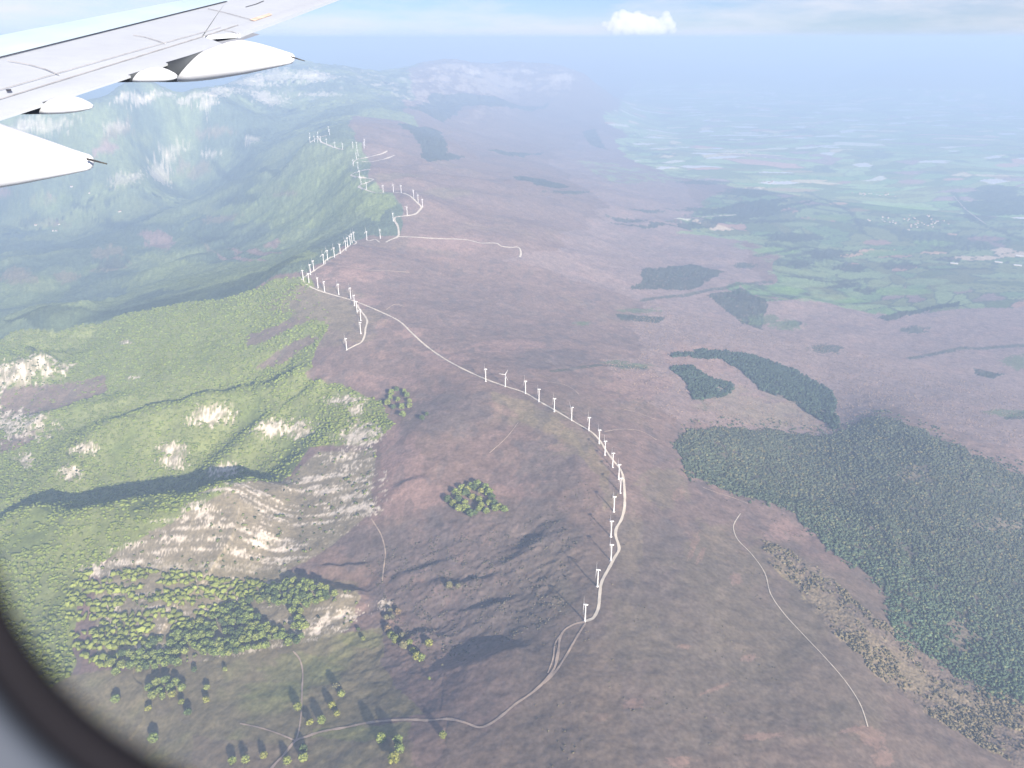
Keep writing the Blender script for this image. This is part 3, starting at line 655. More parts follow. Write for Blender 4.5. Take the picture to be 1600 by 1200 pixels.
# ------------------------------------------------------------------ wind turbines (tower 45 m, blades 22 m)
HUB = 45.0
def tower_mesh():
    b = MB(); n = 14; rs = []
    for z, r in ((-6, 3.6), (.4, 3.6), (.4, 1.65), (15, 1.48), (30, 1.25), (HUB - 1.4, 1.0)):
        rs.append([(r * math.cos(2 * math.pi * k / n), r * math.sin(2 * math.pi * k / n), z) for k in range(n)])
    b.rings(rs)
    b.add([(-.6,-2.2,.4),(.6,-2.2,.4),(.6,-2.2,2.8),(-.6,-2.2,2.8),(-.6,-1.6,.4),(.6,-1.6,.4),(.6,-1.6,2.8),(-.6,-1.6,2.8)], [(0,1,2,3),(0,4,5,1),(1,5,6,2),(2,6,7,3),(3,7,4,0)])
    return b.mesh('tower', M['white'])
def nacelle_mesh():       # axis along +x, rotor at +x end
    b = MB(); rs = []
    for x, w_, h0, h1 in ((-5.2,.7,-.5,1.3), (-4.6,1.3,-1.2,1.75), (0,1.5,-1.45,1.9), (2.6,1.35,-1.3,1.6), (3.1,1.0,-.9,1.1)):
        rs.append([(x, w_ * math.copysign(abs(math.cos(a)) ** .5, math.cos(a)), (h0 + h1) / 2 + (h1 - h0) / 2 * math.copysign(abs(math.sin(a)) ** .5, math.sin(a))) for a in [2 * math.pi * k / 12 for k in range(12)]])
    b.rings(rs); return b.mesh('nacelle', M['white'])
def hub_mesh():
    b = MB(); rs = []
    for x, r in ((-.9, 1.2), (-.2, 1.35), (.6, 1.15), (1.2, .7), (1.5, .12)):
        rs.append([(x, r * math.cos(2 * math.pi * k / 12), r * math.sin(2 * math.pi * k / 12)) for k in range(12)])
    b.rings(rs); return b.mesh('rotor', M['white'])
def blade_mesh():         # root at origin, pointing +z, chord along y
    b = MB(); rs = []
    for z, c, t, tw in ((.6,.95,.95,0), (2.2,1.0,.9,.2), (4.6,2.4,.6,.32), (8,2.1,.5,.22), (13,1.7,.4,.12), (18,1.2,.3,.05), (21.6,.8,.2,.0), (22.3,.12,.05,0)):
        ring = []
        for k in range(10):
            a = 2 * math.pi * k / 10; y = c * (math.cos(a) * .5 + (.18 if c > 1 else 0)); x = t * .5 * math.sin(a)
            ring.append((x * math.cos(tw) - y * math.sin(tw), x * math.sin(tw) + y * math.cos(tw), z))
        rs.append(ring)
    b.rings(rs); return b.mesh('blade', M['white'])
TM = dict(t=tower_mesh(), n=nacelle_mesh(), h=hub_mesh(), b=blade_mesh())
def turbine(px, py, label, group, yaw, phase):
    x, y = land(px, py); z = float(height(x, y))
    t = link('wind_turbine', None, None, (x, y, z)); tag(t, label, 'wind turbine', group)
    link('tower', TM['t'], t); n_ = link('nacelle', TM['n'], t, (0, 0, HUB), yaw)
    r_ = link('rotor', TM['h'], t); r_.location = (4.0 * math.cos(yaw), 4.0 * math.sin(yaw), HUB + .2); r_.rotation_mode = 'XYZ'
    r_.rotation_euler = (phase, 0, yaw)
    for k in range(3):
        b = link('blade', TM['b'], r_); b.rotation_euler = (k * 2 * math.pi / 3, 0, 0)
    return t
ORD = 'first second third fourth fifth sixth seventh eighth ninth tenth eleventh twelfth thirteenth fourteenth fifteenth sixteenth seventeenth eighteenth nineteenth twentieth'.split()
near = [(914,971),(933.5,916),(954.5,876),(954.5,838.5),(959,799.5),(969,770),(966.5,748.5),(957,730),(945,711),(936,693),(920,673),(893,657),(866,643),(842,628),(821,615),(789.6,604),(759,596)]
notes = ['where the dirt tracks meet the ridge road', 'with a long shadow over the dark heather slope', 'close to the sharp bend of the road', 'left of the inward curve of the road', 'on a short side spur left of the road', 'touching the left edge of the straight road', 'just above the straight stretch of road', 'casting its shadow over the dark heather', 'at the start of the long left bend', 'in the middle of the long left bend', 'where the pale curved track branches right', 'left end of the bend, blade hidden', 'standing on the left verge of the road', 'midway down the straight diagonal row', 'third from its far end', 'with its blades lying level', 'last of the long near row']
for i, (p, nt_) in enumerate(zip(near, notes)):
    ph = R(random.uniform(-12, 12)) if i not in (15, 11) else (R(90) if i == 15 else R(60))
    yw = R(180 + random.uniform(-14, 14)) if i != 15 else R(250)
    turbine(*p, f'{ORD[i]} turbine of the near ridge row, {nt_}' if i else 'nearest white turbine, ' + nt_, 'turbines along the near ridge road', yw, ph)
SETS = [
 ([(541.7,546.7),(563.8,521.3),(563.8,500.8),(558,487.5),(554,477.5)], 'turbines on the short spur road', '{o} white turbine up the short curved spur road left of the main road', None),
 ([(548,466),(529.3,460),(507.3,456),(497,450),(483,443.3)], 'turbines above the straight road to the corner', '{o} white turbine from the spur junction towards the sharp road corner', None),
 ([(474,438),(485.3,429),(490.3,423),(505.8,412.5),(512,405.8),(522.5,401.7),(531.7,396),(540.5,390.8),(543.3,386),(547.5,382.5),(550,379),(553.3,376)], 'turbines along the left rim of the ridge', '{o} white turbine up the left ridge rim from the sharp road corner', None),
 ([(573.3,375),(594.3,372.5)], 'turbines in the saddle of the ridge', None, ['lone white turbine beside the small curl of road on the rim', 'faint white turbine in the saddle just left of the road junction']),
 ([(614.4,345.6),(636.3,336)], 'turbines on the middle hump', None, ['tall white turbine at the left edge of the middle hump beside a road bend', 'white turbine on the short level road of the middle hump']),
 ([(660.3,323.4),(653.4,316.5),(646.4,309),(627,301.5),(614.8,300),(598.8,301),(572.8,296.3),(564.3,288)], 'turbines on the arc road of the middle ridge', '{o} white turbine leftwards along the arc road from the rightmost bend', None),
 ([(562,277.5),(559.5,263.5),(552,259.5),(557,248.5),(559.5,243.5),(557.5,232),(551.5,231.5),(569,231.5),(570,227)], 'turbines among the far zigzag roads', '{o} small far turbine upwards from the zigzag roads of the far hump', None),
 ([(535.5,233.5),(523.5,231),(510.5,226),(501.5,222.5),(496.5,222),(491.5,221.5),(484.5,223),(484.5,215.5),(497,215),(515,211),(513.5,206)], 'turbines of the farthest row', '{o} tiny distant turbine of the farthest row, counted from its right end', None)]
for ps, grp, fmt, labs in SETS:
    for i, p in enumerate(ps):
        turbine(*p, labs[i] if labs else fmt.format(o=ORD[i]), grp, R(180 + random.uniform(-25, 25)), R(random.choice([0, 0, 0, 8, -10, 60, 20])))

# ------------------------------------------------------------------ trees
def ico(sub=1):
    import bmesh
    bm = bmesh.new(); bmesh.ops.create_icosphere(bm, subdivisions=sub, radius=1.0)
    v = np.array([x.co[:] for x in bm.verts]); f = np.array([[q.index for q in x.verts] for x in bm.faces]); bm.free()
    return v, f
ICO1, ICO2 = ico(1), ico(2)
ICO1 = ICO1 if len(ICO1[0]) == 12 else ico(1)

def crown_mesh(seed, tall, tint):
    """crown of many leaf clumps with leaf sprays round them; unit: metres"""
    rg = np.random.default_rng(seed); Vs, Fs, Cs, off = [], [], [], 0
    nb = 26
    for k in range(nb):
        ph = rg.uniform(0, 2 * math.pi); u = rg.uniform(-.55, 1.0); rr = math.sqrt(max(0, 1 - u * u)) * rg.uniform(.35, 1.2)
        c = np.array([math.cos(ph) * rr * 5.6, math.sin(ph) * rr * 5.6, 9 + u * 5.2 * tall])
        s = rg.uniform(1.2, 3.3)
        v, f = ICO2 if k % 2 == 0 else ICO1
        d = v * (1 + .28 * rg.standard_normal((len(v), 1)))
        v2 = d * s * np.array([1, 1, .75]) + c
        t = np.array(tint) * (1 + .22 * rg.standard_normal()) * (1 + .15 * rg.standard_normal((len(v), 1)))
        Vs.append(v2); Fs.append(f + off); Cs.append(np.clip(t, .01, .5)); off += len(v)
    for k in range(340):   # loose leaf sprays give the outline its gaps
        ph = rg.uniform(0, 2 * math.pi); u = rg.uniform(-.7, 1.0); rr = math.sqrt(1 - u * u) * rg.uniform(.8, 1.12)
        c = np.array([math.cos(ph) * rr * 6.6, math.sin(ph) * rr * 6.6, 9 + u * 6.3 * tall])
        a = rg.standard_normal((3, 3)) * .75
        Vs.append(c + a); Fs.append(np.array([[off, off + 1, off + 2]])); Cs.append(np.clip(np.repeat(np.array([tint]) * (1 + .3 * rg.standard_normal()), 3, 0), .01, .5)); off += 3
    return np_mesh('crown', np.concatenate(Vs), np.concatenate(Fs), M['leaf'], True, np.concatenate(Cs))
def trunk_mesh(seed, tall):
    rg = random.Random(seed); b = MB()
    b.tube([(0, 0, -3), (.1, 0, 1.5), (.2, .1, 5), (0, .2, 9), (.1, .1, 12 * tall)], [.75, .6, .45, .3, .08], 8)
    for k in range(7):
        a = k * 2.4 + rg.uniform(-.4, .4); z = rg.uniform(3.5, 8.5); l = rg.uniform(2.6, 4.6)
        b.tube([(.15, .1, z), (math.cos(a) * l * .5, math.sin(a) * l * .5, z + 1.4), (math.cos(a) * l, math.sin(a) * l, z + 3.4)], [.28, .18, .06], 6)
    return b.mesh('trunk', M['bark'])
KIN = {'green': [(.19,.235,.068),(.215,.25,.075),(.165,.215,.065)], 'yellow': [(.225,.235,.06),(.195,.22,.06)], 'dark': [(.09,.125,.05)], 'grey': [(.20,.19,.10),(.17,.165,.10)], 'brown': [(.24,.18,.10)]}
CR = {k: [crown_mesh(100 + 7 * i + len(k) * 31 + j, 1.0 + .12 * (j % 3), t) for i, t in enumerate(v) for j in range(3)] for k, v in KIN.items()}
TK = [trunk_mesh(i, 1.0) for i in range(3)]
tree_cnt = [0]
def tree(px, py, size, kind, label, group=None, name='broadleaf_tree', at=None):
    x, y = at if at is not None else land(px, py); z = float(height(x, y))
    t = link(name, None, None, (x, y, z), random.uniform(0, 6.28), size); tag(t, label, 'tree', group)
    link('trunk', random.choice(TK), t); link('crown', random.choice(CR[kind]), t)
    tree_cnt[0] += 1
    return t
SOLO = [
 (568,1001,.62,'yellow','bright yellow-green tree standing alone on the meadow near its dark hollow'),
 (560,986,.5,'dark','small dark tree beside the yellow one on the upper meadow'),
 (526,1077,.85,'grey','grey-green tree at the top of the meadow line of trees'),
 (534,1089,.85,'green','green tree second in the meadow line, right of a grey one'),
 (519,1107,.85,'yellow','yellow-green tree halfway down the meadow line'),
 (527,1119,.7,'yellow','small yellow tree at the bottom of the meadow line'),
 (503,1131,1.0,'green','broad green tree just above the bend of the dirt track'),
 (485,1133,.75,'yellow','small yellow-green tree between the thin track and a broad green tree'),
 (466,1110,1.0,'yellow','yellow-green tree leaning over the thin straight track'),
 (670,1010,.95,'yellow','yellow-green tree with a long shadow right of the gully clump'),
 (702,920,.95,'grey','larger of two greyish trees alone in the dark heather hollow'),
 (716,920,.8,'grey','smaller of two greyish trees alone in the dark heather hollow'),
 (606,987,.9,'brown','brownish tree at the head of the gully clump'),
 (671,1062,.35,'green','tiny green tree below the dark gully shadow'),
 (691,1041,.3,'grey','tiny pale bush-like tree inside the dark gully shadow'),
 (596,1160,1.05,'green','round green tree just below the dirt track'),
 (622,1162,.95,'green','upper tree of three in a column below the dirt track'),
 (625,1176,1.0,'green','middle tree of three in a column below the dirt track'),
 (616,1192,1.1,'yellow','lowest tree of three in a column at the bottom edge'),
 (692,1153,.75,'yellow','lone green tree on the pinkish ground below the track bend'),
 (475,1175,.9,'dark','dark tree right below the track fork'),
 (475,1190,1.0,'green','green tree under the dark one near the track fork'),
 (449,1194,.9,'green','green tree beside the track leaving the bottom edge'),
 (413,1185,.8,'yellow','small yellow-green tree left of the track at the bottom edge'),
 (324,1078,.75,'green','green tree at the foot of the wood, upper of a stacked pair'),
 (323,1098,.8,'yellow','yellow-green tree on the meadow, lower of a stacked pair'),
 (352,1049,.6,'green','small green tree just outside the wood edge'),
 (304,1050,.7,'dark','dark tree close under the corner of the wood'),
 (284,1101,.75,'yellow','yellowish tree right below the meadow grove'),
 (295,1118,.9,'dark','dark tree with a shadow right below the yellowish one'),
 (233,1111,.75,'yellow','yellowish tree left below the meadow grove'),
 (182,1098,1.1,'green','green tree close to the black window edge'),
 (241,1160,1.2,'green','large green tree near the bottom window edge'),
 (364,1194,.9,'green','left tree of two at the bottom edge of the meadow'),
 (384,1192,.9,'green','right tree of two at the bottom edge of the meadow'),
 (660,657,.9,'dark','dark green tree left of a pair on the bare brown slope'),
 (667,650,.7,'dark','smaller dark tree right of a pair on the bare brown slope'),
]
for a in SOLO: tree(a[0], a[1], a[2] * 1.22, a[3], a[4])
def cluster(ps, size, kinds, label, group):
    for p in ps: tree(p[0], p[1], size * random.uniform(.8, 1.15), random.choice(kinds), label, group)
cluster([(618,1004),(629,998),(631,1013),(646,1021),(652,1031),(659,1033),(611,997),(640,1008)], 1.15, ['green','yellow','grey'], 'tree of the clump in the gully beside the dark shadow', 'trees in the gully')
cluster([(610,957),(613,967),(622,960),(604,968)], .9, ['grey','grey','brown'], 'greyish tree of the small clump on the rock edge', 'greyish trees on the rock edge')
cluster([(712,775),(708,792),(722,767),(735,763),(746,761),(758,767),(768,782),(780,797),(760,803),(735,808),(725,800),(748,800),(716,784),(772,790),(730,770),(742,806),(752,772),(764,775),(720,776),(728,776),(741,768),(764,790),(718,800),(730,798),(752,795),(774,800),(738,781),(749,785),(727,789),(788,801),(700,786)], 1.35, ['green','green','yellow','dark'], 'green tree of the compact grove alone on the pink heather', 'trees of the pink heather grove')
cluster([(610,625),(620,612),(632,615),(640,630),(628,640),(615,640),(606,634),(622,628),(636,622),(612,618),(640,638),(630,652)], 1.3, ['green','dark','green'], 'green tree of the round grove on the slope below the spur road', 'trees of the slope grove')
cluster([(234,1080),(246,1072),(260,1069),(276,1072),(240,1092),(255,1092),(270,1090),(285,1080),(266,1080),(250,1083)], 1.25, ['green','yellow','green'], 'tree of the meadow grove below the wood', 'trees of the meadow grove')

# the wood on the limestone terraces: the nearest trees one by one, in rows along the strata
WOOD = polyland([(120,895),(170,890),(250,893),(330,897),(430,905),(490,915),(530,930),(500,945),(470,955),(478,985),(490,1002),(440,1010),(395,1018),(330,1030),(260,1045),(180,1055),(120,1020),(100,950)])
cand = []
for _ in range(60000):
    x = random.uniform(WOOD[:, 0].min(), WOOD[:, 0].max()); y = random.uniform(WOOD[:, 1].min(), WOOD[:, 1].max()); cand.append((x, y))
cand = np.array(cand); cand = cand[inpoly(WOOD, cand[:, 0], cand[:, 1])]
rown = fbm(cand[:, 0] / 130., (cand[:, 1] + .15 * cand[:, 0]) / 27., 131, 3)
cand = cand[rown > .0]
wood = []
for c in cand:
    if all((c[0] - q[0]) ** 2 + (c[1] - q[1]) ** 2 > 13.0 ** 2 for q in wood): wood.append(c)
wood = np.array(wood); wood = wood[np.argsort(np.hypot(*wood.T))]
NIND = 300 - tree_cnt[0]
print('wood trees', len(wood), 'individual', NIND)
for c in wood[:NIND]:
    tree(0, 0, random.uniform(.9, 1.4), random.choice(['green', 'green', 'green', 'green', 'dark']), 'round crowned green tree of the dense wood on the pale rock terraces', 'trees of the terrace wood', at=(c[0], c[1]))

def crowns(name, P, S, tints, template, m, label, cat, squash=.8, lift=.6):
    """woodland nobody could count, as one mesh of leafy crowns"""
    tv, tf = template; n = len(P); k = len(tv)
    nz = 1 + .30 * rng.standard_normal((n, k, 1)); el = np.exp(.22 * rng.standard_normal((n, 1)))
    ang = rng.uniform(0, 2 * math.pi, n); ca, sa = np.cos(ang)[:, None], np.sin(ang)[:, None]
    t = tv[None] * nz
    tx = t[..., 0] * el; ty = t[..., 1] / el; vx = tx * ca - ty * sa; vy = tx * sa + ty * ca; vz = t[..., 2]
    z = height(P[:, 0], P[:, 1])
    Vv = np.stack([P[:, 0:1] + vx * S[:, None], P[:, 1:2] + vy * S[:, None], (z + S * squash * lift)[:, None] + vz * S[:, None] * squash], -1).reshape(-1, 3)
    Ff = (tf[None] + (np.arange(n) * k)[:, None, None]).reshape(-1, 3)
    cc = np.clip(np.repeat(tints, k, 0) * np.array([1.45, 1.36, 1.1]) * (1 + .12 * rng.standard_normal((n * k, 1))), .008, .5)
    o = link(name, np_mesh(name, Vv, Ff, m, True, cc)); return tag(o, label, cat, kind='stuff')

def scatter(mask, n, spacing=0):
    """random ground points where the land-cover mask is set, even per square metre"""
    rr = np.gradient(RR)[None] * RR[None] * np.gradient(TH)[:, None]
    p = (mask * rr).ravel(); p = p / p.sum()
    idx = rng.choice(len(p), n, p=p); i, j = idx // NR, idx % NR
    t = TH[i] + (rng.random(n) - .5) * np.gradient(TH)[i]; r = RR[j] + (rng.random(n) - .5) * np.gradient(RR)[j]
    return np.stack([np.sin(t) * r, np.cos(t) * r], 1)
inner = (np.abs(TG) < R(44)) & (RG < 4600)
can = CANOPY * inner * (1 - inpoly(WOOD, X, Y))
P = scatter(can, 26000); S = 3.2 + 4.6 * rng.random(len(P)) ** 2
tn = np.array([.118, .160, .050]) * (1 + .07 * rng.standard_normal((len(P), 1))) * (1 + .3 * fbm(P[:, 0] / 200, P[:, 1] / 200, 9, 3))[:, None] + np.array([.015, .01, 0]) * rng.random((len(P), 1))
crowns('beech_wood', P, S, tn, ICO1, M['canopy'], 'fresh green beech wood covering the left flank of the ridge', 'wood', .55)
rest = wood[NIND:]
if len(rest):
    crowns('terrace_wood', rest, rng.uniform(5.5, 8.8, len(rest)), np.repeat(np.array([[.142, .178, .055]]), len(rest), 0) * (1 + .2 * rng.standard_normal((len(rest), 1))), ICO2, M['canopy'], 'farther rows of the green wood on the pale rock terraces', 'wood')
pm = pine_masks[2] * inner
edge_ = pm.copy()
for ax, q in ((0, 5), (0, -5), (1, 5), (1, -5), (0, 11), (1, 11)): edge_ = np.maximum(edge_, np.roll(pm, q, ax) * .10)
pm = edge_ * inner * (.25 + .75 * (fbm(X / 45, Y / 45, 149, 3) > -.22)) * (1 - np.clip(terr, 0, 1))
P = scatter(pm, 36000); S = 1.8 + 2.9 * rng.random(len(P)) ** 1.3
tn = np.array([.050, .074, .060]) * (1 + .16 * rng.standard_normal((len(P), 1))) * (1 + .3 * fbm(P[:, 0] / 150, P[:, 1] / 150, 8, 4))[:, None] + np.array([.045, .035, .012]) * (rng.random((len(P), 1)) > .86)
g_ = sstep(2500, 1750, np.hypot(P[:, 0], P[:, 1]))[:, None]
tn = tn * (1 - g_) * np.array([1.15, 1.0, 1.0]) + tn * g_ * np.array([1.0, 1.13, 1.05])
crowns('pine_plantation', P, S, tn, ICO1, M['canopy'], 'dark pine plantation covering the lower right slope', 'wood', .95)
pm = np.maximum(pine_masks[0], pine_masks[1]) * inner
P = scatter(pm, 4500); S = rng.uniform(3.6, 6.2, len(P))
tn = np.array([.032, .052, .042]) * (1 + .2 * rng.standard_normal((len(P), 1)))
crowns('hook_plantation', P, S, tn, ICO1, M['canopy'], 'hook shaped dark plantation in the pinkish clearing at right', 'wood', 1.3)
pm = np.clip(strip * (1 - pine_masks[2]), 0, 1) * inner
P = scatter(pm * sstep(-.2, .4, n2 + .6 * n3) * sstep(1150, 1400, X + 0 * Y + 800), 1900); S = rng.uniform(1.6, 3.8, len(P))
tn = np.array([.098, .092, .072]) * (1 + .3 * rng.standard_normal((len(P), 1)))
crowns('scrub', P, S, tn, ICO1, M['canopy'], 'grey brown scrub between the moor and the plantation at lower right', 'scrub', .9)
pm = bare * inner * (RG < 4200) * (n2 > -.2)
P = scatter(pm, 6000); S = rng.uniform(1.4, 2.8, len(P))
tn = np.array([.185, .145, .135]) * (1 + .2 * rng.standard_normal((len(P), 1)))
crowns('leafless_wood', P, S, tn, ICO1, M['canopy'], 'pinkish brown leafless wood on the right slope of the ridge', 'wood', .8, .4)
# heather clumps and bushes of the hollow and the rocky left edge
hm_ = region([(560,870),(640,840),(760,830),(870,800),(900,860),(880,960),(800,1000),(700,1040),(610,1000),(590,920)], .05)
P = scatter(hm_ * (n3 > .0), 1100); S = rng.uniform(1.2, 2.8, len(P))
tn = np.array([.075, .072, .066]) * (1 + .25 * rng.standard_normal((len(P), 1)))
crowns('heather_bushes', P, S, tn, ICO1, M['canopy'], 'dark heather bushes dotted over the hollow below the near turbines', 'bushes', .7, .3)
pm = ((TG > R(2)) & (TG < R(24)) & (RG < 2600) & (n2 > .12)).astype(float) * (1 - np.clip(pine_masks[2], 0, 1))
P = scatter(pm, 520); S = rng.uniform(.9, 2.0, len(P))
tn = np.array([.085, .08, .06]) * (1 + .3 * rng.standard_normal((len(P), 1)))
crowns('gorse_bushes', P, S, tn, ICO1, M['canopy'], 'tiny dark bushes scattered over the brown slope right of the ridge road', 'bushes', .7, .3)
pm = np.maximum(np.maximum(blob(40, 580, 80, 30, 3), blob(20, 662, 70, 24, 4)), blob(60, 700, 100, 40, 5)) + .35 * terr
P = scatter(pm * inner, 900); S = rng.uniform(2.6, 5.2, len(P))
tn = np.array([.085, .105, .045]) * (1 + .25 * rng.standard_normal((len(P), 1)))
crowns('rock_bushes', P, S, tn, ICO1, M['canopy'], 'green bushes sprinkled over the white rock spurs at left', 'bushes', .8)
# ------------------------------------------------------------------ houses of the valley villages
def house_mesh(w_, l_, h_, r_, name='house'):
    b = MB(); x, y = w_ / 2, l_ / 2; o = .5
    b.add([(-x,-y,-2),(x,-y,-2),(x,y,-2),(-x,y,-2),(-x,-y,h_),(x,-y,h_),(x,y,h_),(-x,y,h_),(0,-y,h_+r_),(0,y,h_+r_)], [(0,1,5,8,4),(2,3,7,9,6),(1,2,6,5),(3,0,4,7)])
    k = len(b.f)
    b.add([(-x-o,-y-o,h_-.2),(0,-y-o,h_+r_+.25),(0,y+o,h_+r_+.25),(-x-o,y+o,h_-.2),(x+o,-y-o,h_-.2),(x+o,y+o,h_-.2),
           (-x-o,-y-o,h_-.45),(0,-y-o,h_+r_),(0,y+o,h_+r_),(-x-o,y+o,h_-.45),(x+o,-y-o,h_-.45),(x+o,y+o,h_-.45)],
          [(0,3,2,1),(1,2,5,4),(6,7,8,9),(7,10,11,8),(0,1,7,6),(1,4,10,7),(3,9,8,2),(2,8,11,5),(0,6,9,3),(4,5,11,10)])
    me = b.mesh(name, [M['wall'], M['tile']], False)
    me.polygons.foreach_set('material_index', [0] * k + [1] * (len(b.f) - k)); return me
HS = [house_mesh(11, 15, 6.5, 3), house_mesh(13, 22, 6, 3.5), house_mesh(10, 11, 7, 3)]
SHED = house_mesh(26, 60, 7, 2.5, 'farm_shed'); SHED.materials[1] = M['white']
def village(ps, spread, n_, label, group, seed, k=1.):
    rg = random.Random(seed)
    for i in range(n_):
        p = rg.choice(ps); px = p[0] + rg.gauss(0, spread[0]); py = p[1] + rg.gauss(0, spread[1])
        x, y = land(px, py); o = link('house', rg.choice(HS), None, (x, y, float(height(x, y))), rg.uniform(0, 3.14), k * rg.uniform(.85, 1.2))
        tag(o, label, 'house', group)
village([(1380,346),(1400,346),(1420,343),(1440,340),(1455,350),(1430,352)], (13, 3), 42, 'pale house of the village among green fields at right', 'houses of the green field village', 1)
village([(1135,238),(1150,236),(1165,240),(1175,242)], (9, 3), 30, 'pale house of the village under two cream fields', 'houses of the cream field village', 2, 1.15)
village([(1335,303),(1350,304),(1365,304),(1385,306)], (9, 1.2), 16, 'pale house of the roadside hamlet between two villages', 'houses of the roadside hamlet', 3)
village([(1195,283),(1205,286)], (5, 1.5), 8, 'pale house of the hamlet beside the long tan field', 'houses of the tan field hamlet', 4)
village([(1480,170),(1510,168),(1540,170),(1570,171),(1590,172)], (12, 2), 60, 'pale house of the far town at the right edge', 'houses of the far town', 5, 2.0)
village([(1020,212),(1000,209)], (10, 3), 14, 'pale house of the hamlet at the left edge of the plain', 'houses of the plain edge hamlet', 6, 1.2)
village([(1255,195),(1265,197)], (7, 1.5), 12, 'pale house of the small village in the middle of the plain', 'houses of the mid plain village', 7, 1.5)
village([(1110,145),(1140,146),(1180,143)], (14, 1.5), 24, 'pale house of the distant settlement beyond the pale fields', 'houses of the distant settlement', 8, 2.0)
for px, py, lab in ((1491,412,'long white farm shed alone among the fields at right'), (1560,410,'white farm shed near the right edge of the fields'), (1590,415,'white shed at the very right edge beside green fields'), (1593,400,'upper white shed at the right edge of the picture')):
    x, y = land(px, py); tag(link('farm_shed', SHED, None, (x, y, float(height(x, y))), R(62), .9), lab, 'shed')
for px, py, lab in ((88,361,'uppermost tiny pale farmhouse in the left valley meadow'),(92,351,'tiny farmhouse with a reddish roof above the left valley meadow'),(56,352,'leftmost tiny pale farmhouse in the left valley'),(83,361,'tiny pale farmhouse beside another in the left valley'),(187,331,'tiny farmhouse on the small meadow in the left valley'),(140,302,'tiny white farmhouse under the left fairing'),(112,292,'tiny white house near the reddish clearing in the left valley')):
    x, y = land(px, py); tag(link('farmhouse', HS[1], None, (x, y, float(height(x, y))), random.uniform(0, 3), 1.2), lab, 'house')

# ------------------------------------------------------------------ aircraft wing
AX, DY, Z0 = -.05, .10, -1.0             # the wing plane: z = Z0 + AX x + DY y
def wp(px, py, h=0.):
    d = ray(px, py); d = d / d[1]        # per metre of distance
    t = (Z0 + h) / (d[2] - AX * d[0] - DY)
    return Vector(d * t)
NW = Vector((-AX, -DY, 1)).normalized()
FWD = Vector((-.978, .208, .05)).normalized()
wing = link('aircraft_wing', None, None, wp(60, 120)); tag(wing, 'white aircraft wing reaching in from the upper left corner, with flap fairings', 'wing')
bpy.context.view_layer.update()
def child(o):
    o.parent = wing; o.matrix_parent_inverse = Matrix.Translation(-wing.location); return o
def ext(a, b, t): return a + (b - a) * t
class Line:                               # a straight spanwise line of the wing, given by two photo points
    def __init__(s, p, q, h=0.): s.a, s.b = wp(*p, h), wp(*q, h)
    def at(s, t): return ext(s.a, s.b, t)
LE = Line((0, 55), (276, 1.6), .02); GAP = Line((0, 89), (354, 1.6)); HG = Line((0, 154), (315, 57)); TE1 = Line((0, 184.5), (352, 70.5))
TS_ = [-.55, -.25, 0, .25, .5, .75, 1.0]
def skin(name, A, B, ts, m, thick=.02, bulge=.0, nsub=6, tsB=None):
    """panel between two spanwise lines, with real thickness"""
    b = MB(); top = []
    tb = tsB or ts
    for t, u in zip(ts, tb):
        p, q = A.at(t), B.at(u)
        top.append([ext(p, q, k / nsub) + NW * bulge * math.sin(math.pi * k / nsub) for k in range(nsub + 1)])
    n_ = nsub + 1; vs = [v for r in top for v in r]; nv = len(vs); vs = vs + [v - NW * thick for v in vs]; fs = []
    for i in range(len(ts) - 1):
        for k in range(nsub):
            a = i * n_ + k; fs.append((a, a + n_, a + n_ + 1, a + 1)); fs.append((nv + a, nv + a + 1, nv + a + n_ + 1, nv + a + n_))
    for i in range(len(ts) - 1):
        for k in (0, nsub):
            a = i * n_ + k; q = (a, a + n_, nv + a + n_, nv + a); fs.append(q if k else q[::-1])
    for i in (0, len(ts) - 1):
        for k in range(nsub):
            a = i * n_ + k; fs.append((a, a + 1, nv + a + 1, nv + a))
    b.add(vs, fs); o = b.build(name, m, smooth=False); return child(o)
TSL = [-.6, -.2, .2, .6, 1.0, 1.6]
skin('leading_edge_panel', LE, GAP, TSL, M['winggrey'], .03, .004)
skin('spoiler_panel', GAP, HG, [-.6, -.2, .2, .6, 1.0], M['wingwhite'], .03, .004, 8)
fl = skin('flap', HG, TE1, [-.6, -.2, .2, .6, 1.0], M['wingwhite'], .014, .006)
# outer part: aileron and tip panels
o1 = Line((315, 57), (393, 31.5)); o2 = Line((354, 1.6), (420, -16))
AIL_A = Line((318, 56), (448, 15)); AIL_B = Line((375, 52.5), (448, 26))
SPO_A = Line((354, 1.6), (520, -40)); SPO_B = Line((318, 56), (448, 15))
skin('aileron', AIL_A, AIL_B, [0, .5, 1.0, 1.9, 3.0], M['wingwhite'], .04, .004)
skin('outer_panel', SPO_A, SPO_B, [0, .5, 1.0, 1.9, 3.0], M['wingwhite'], .04, .003)
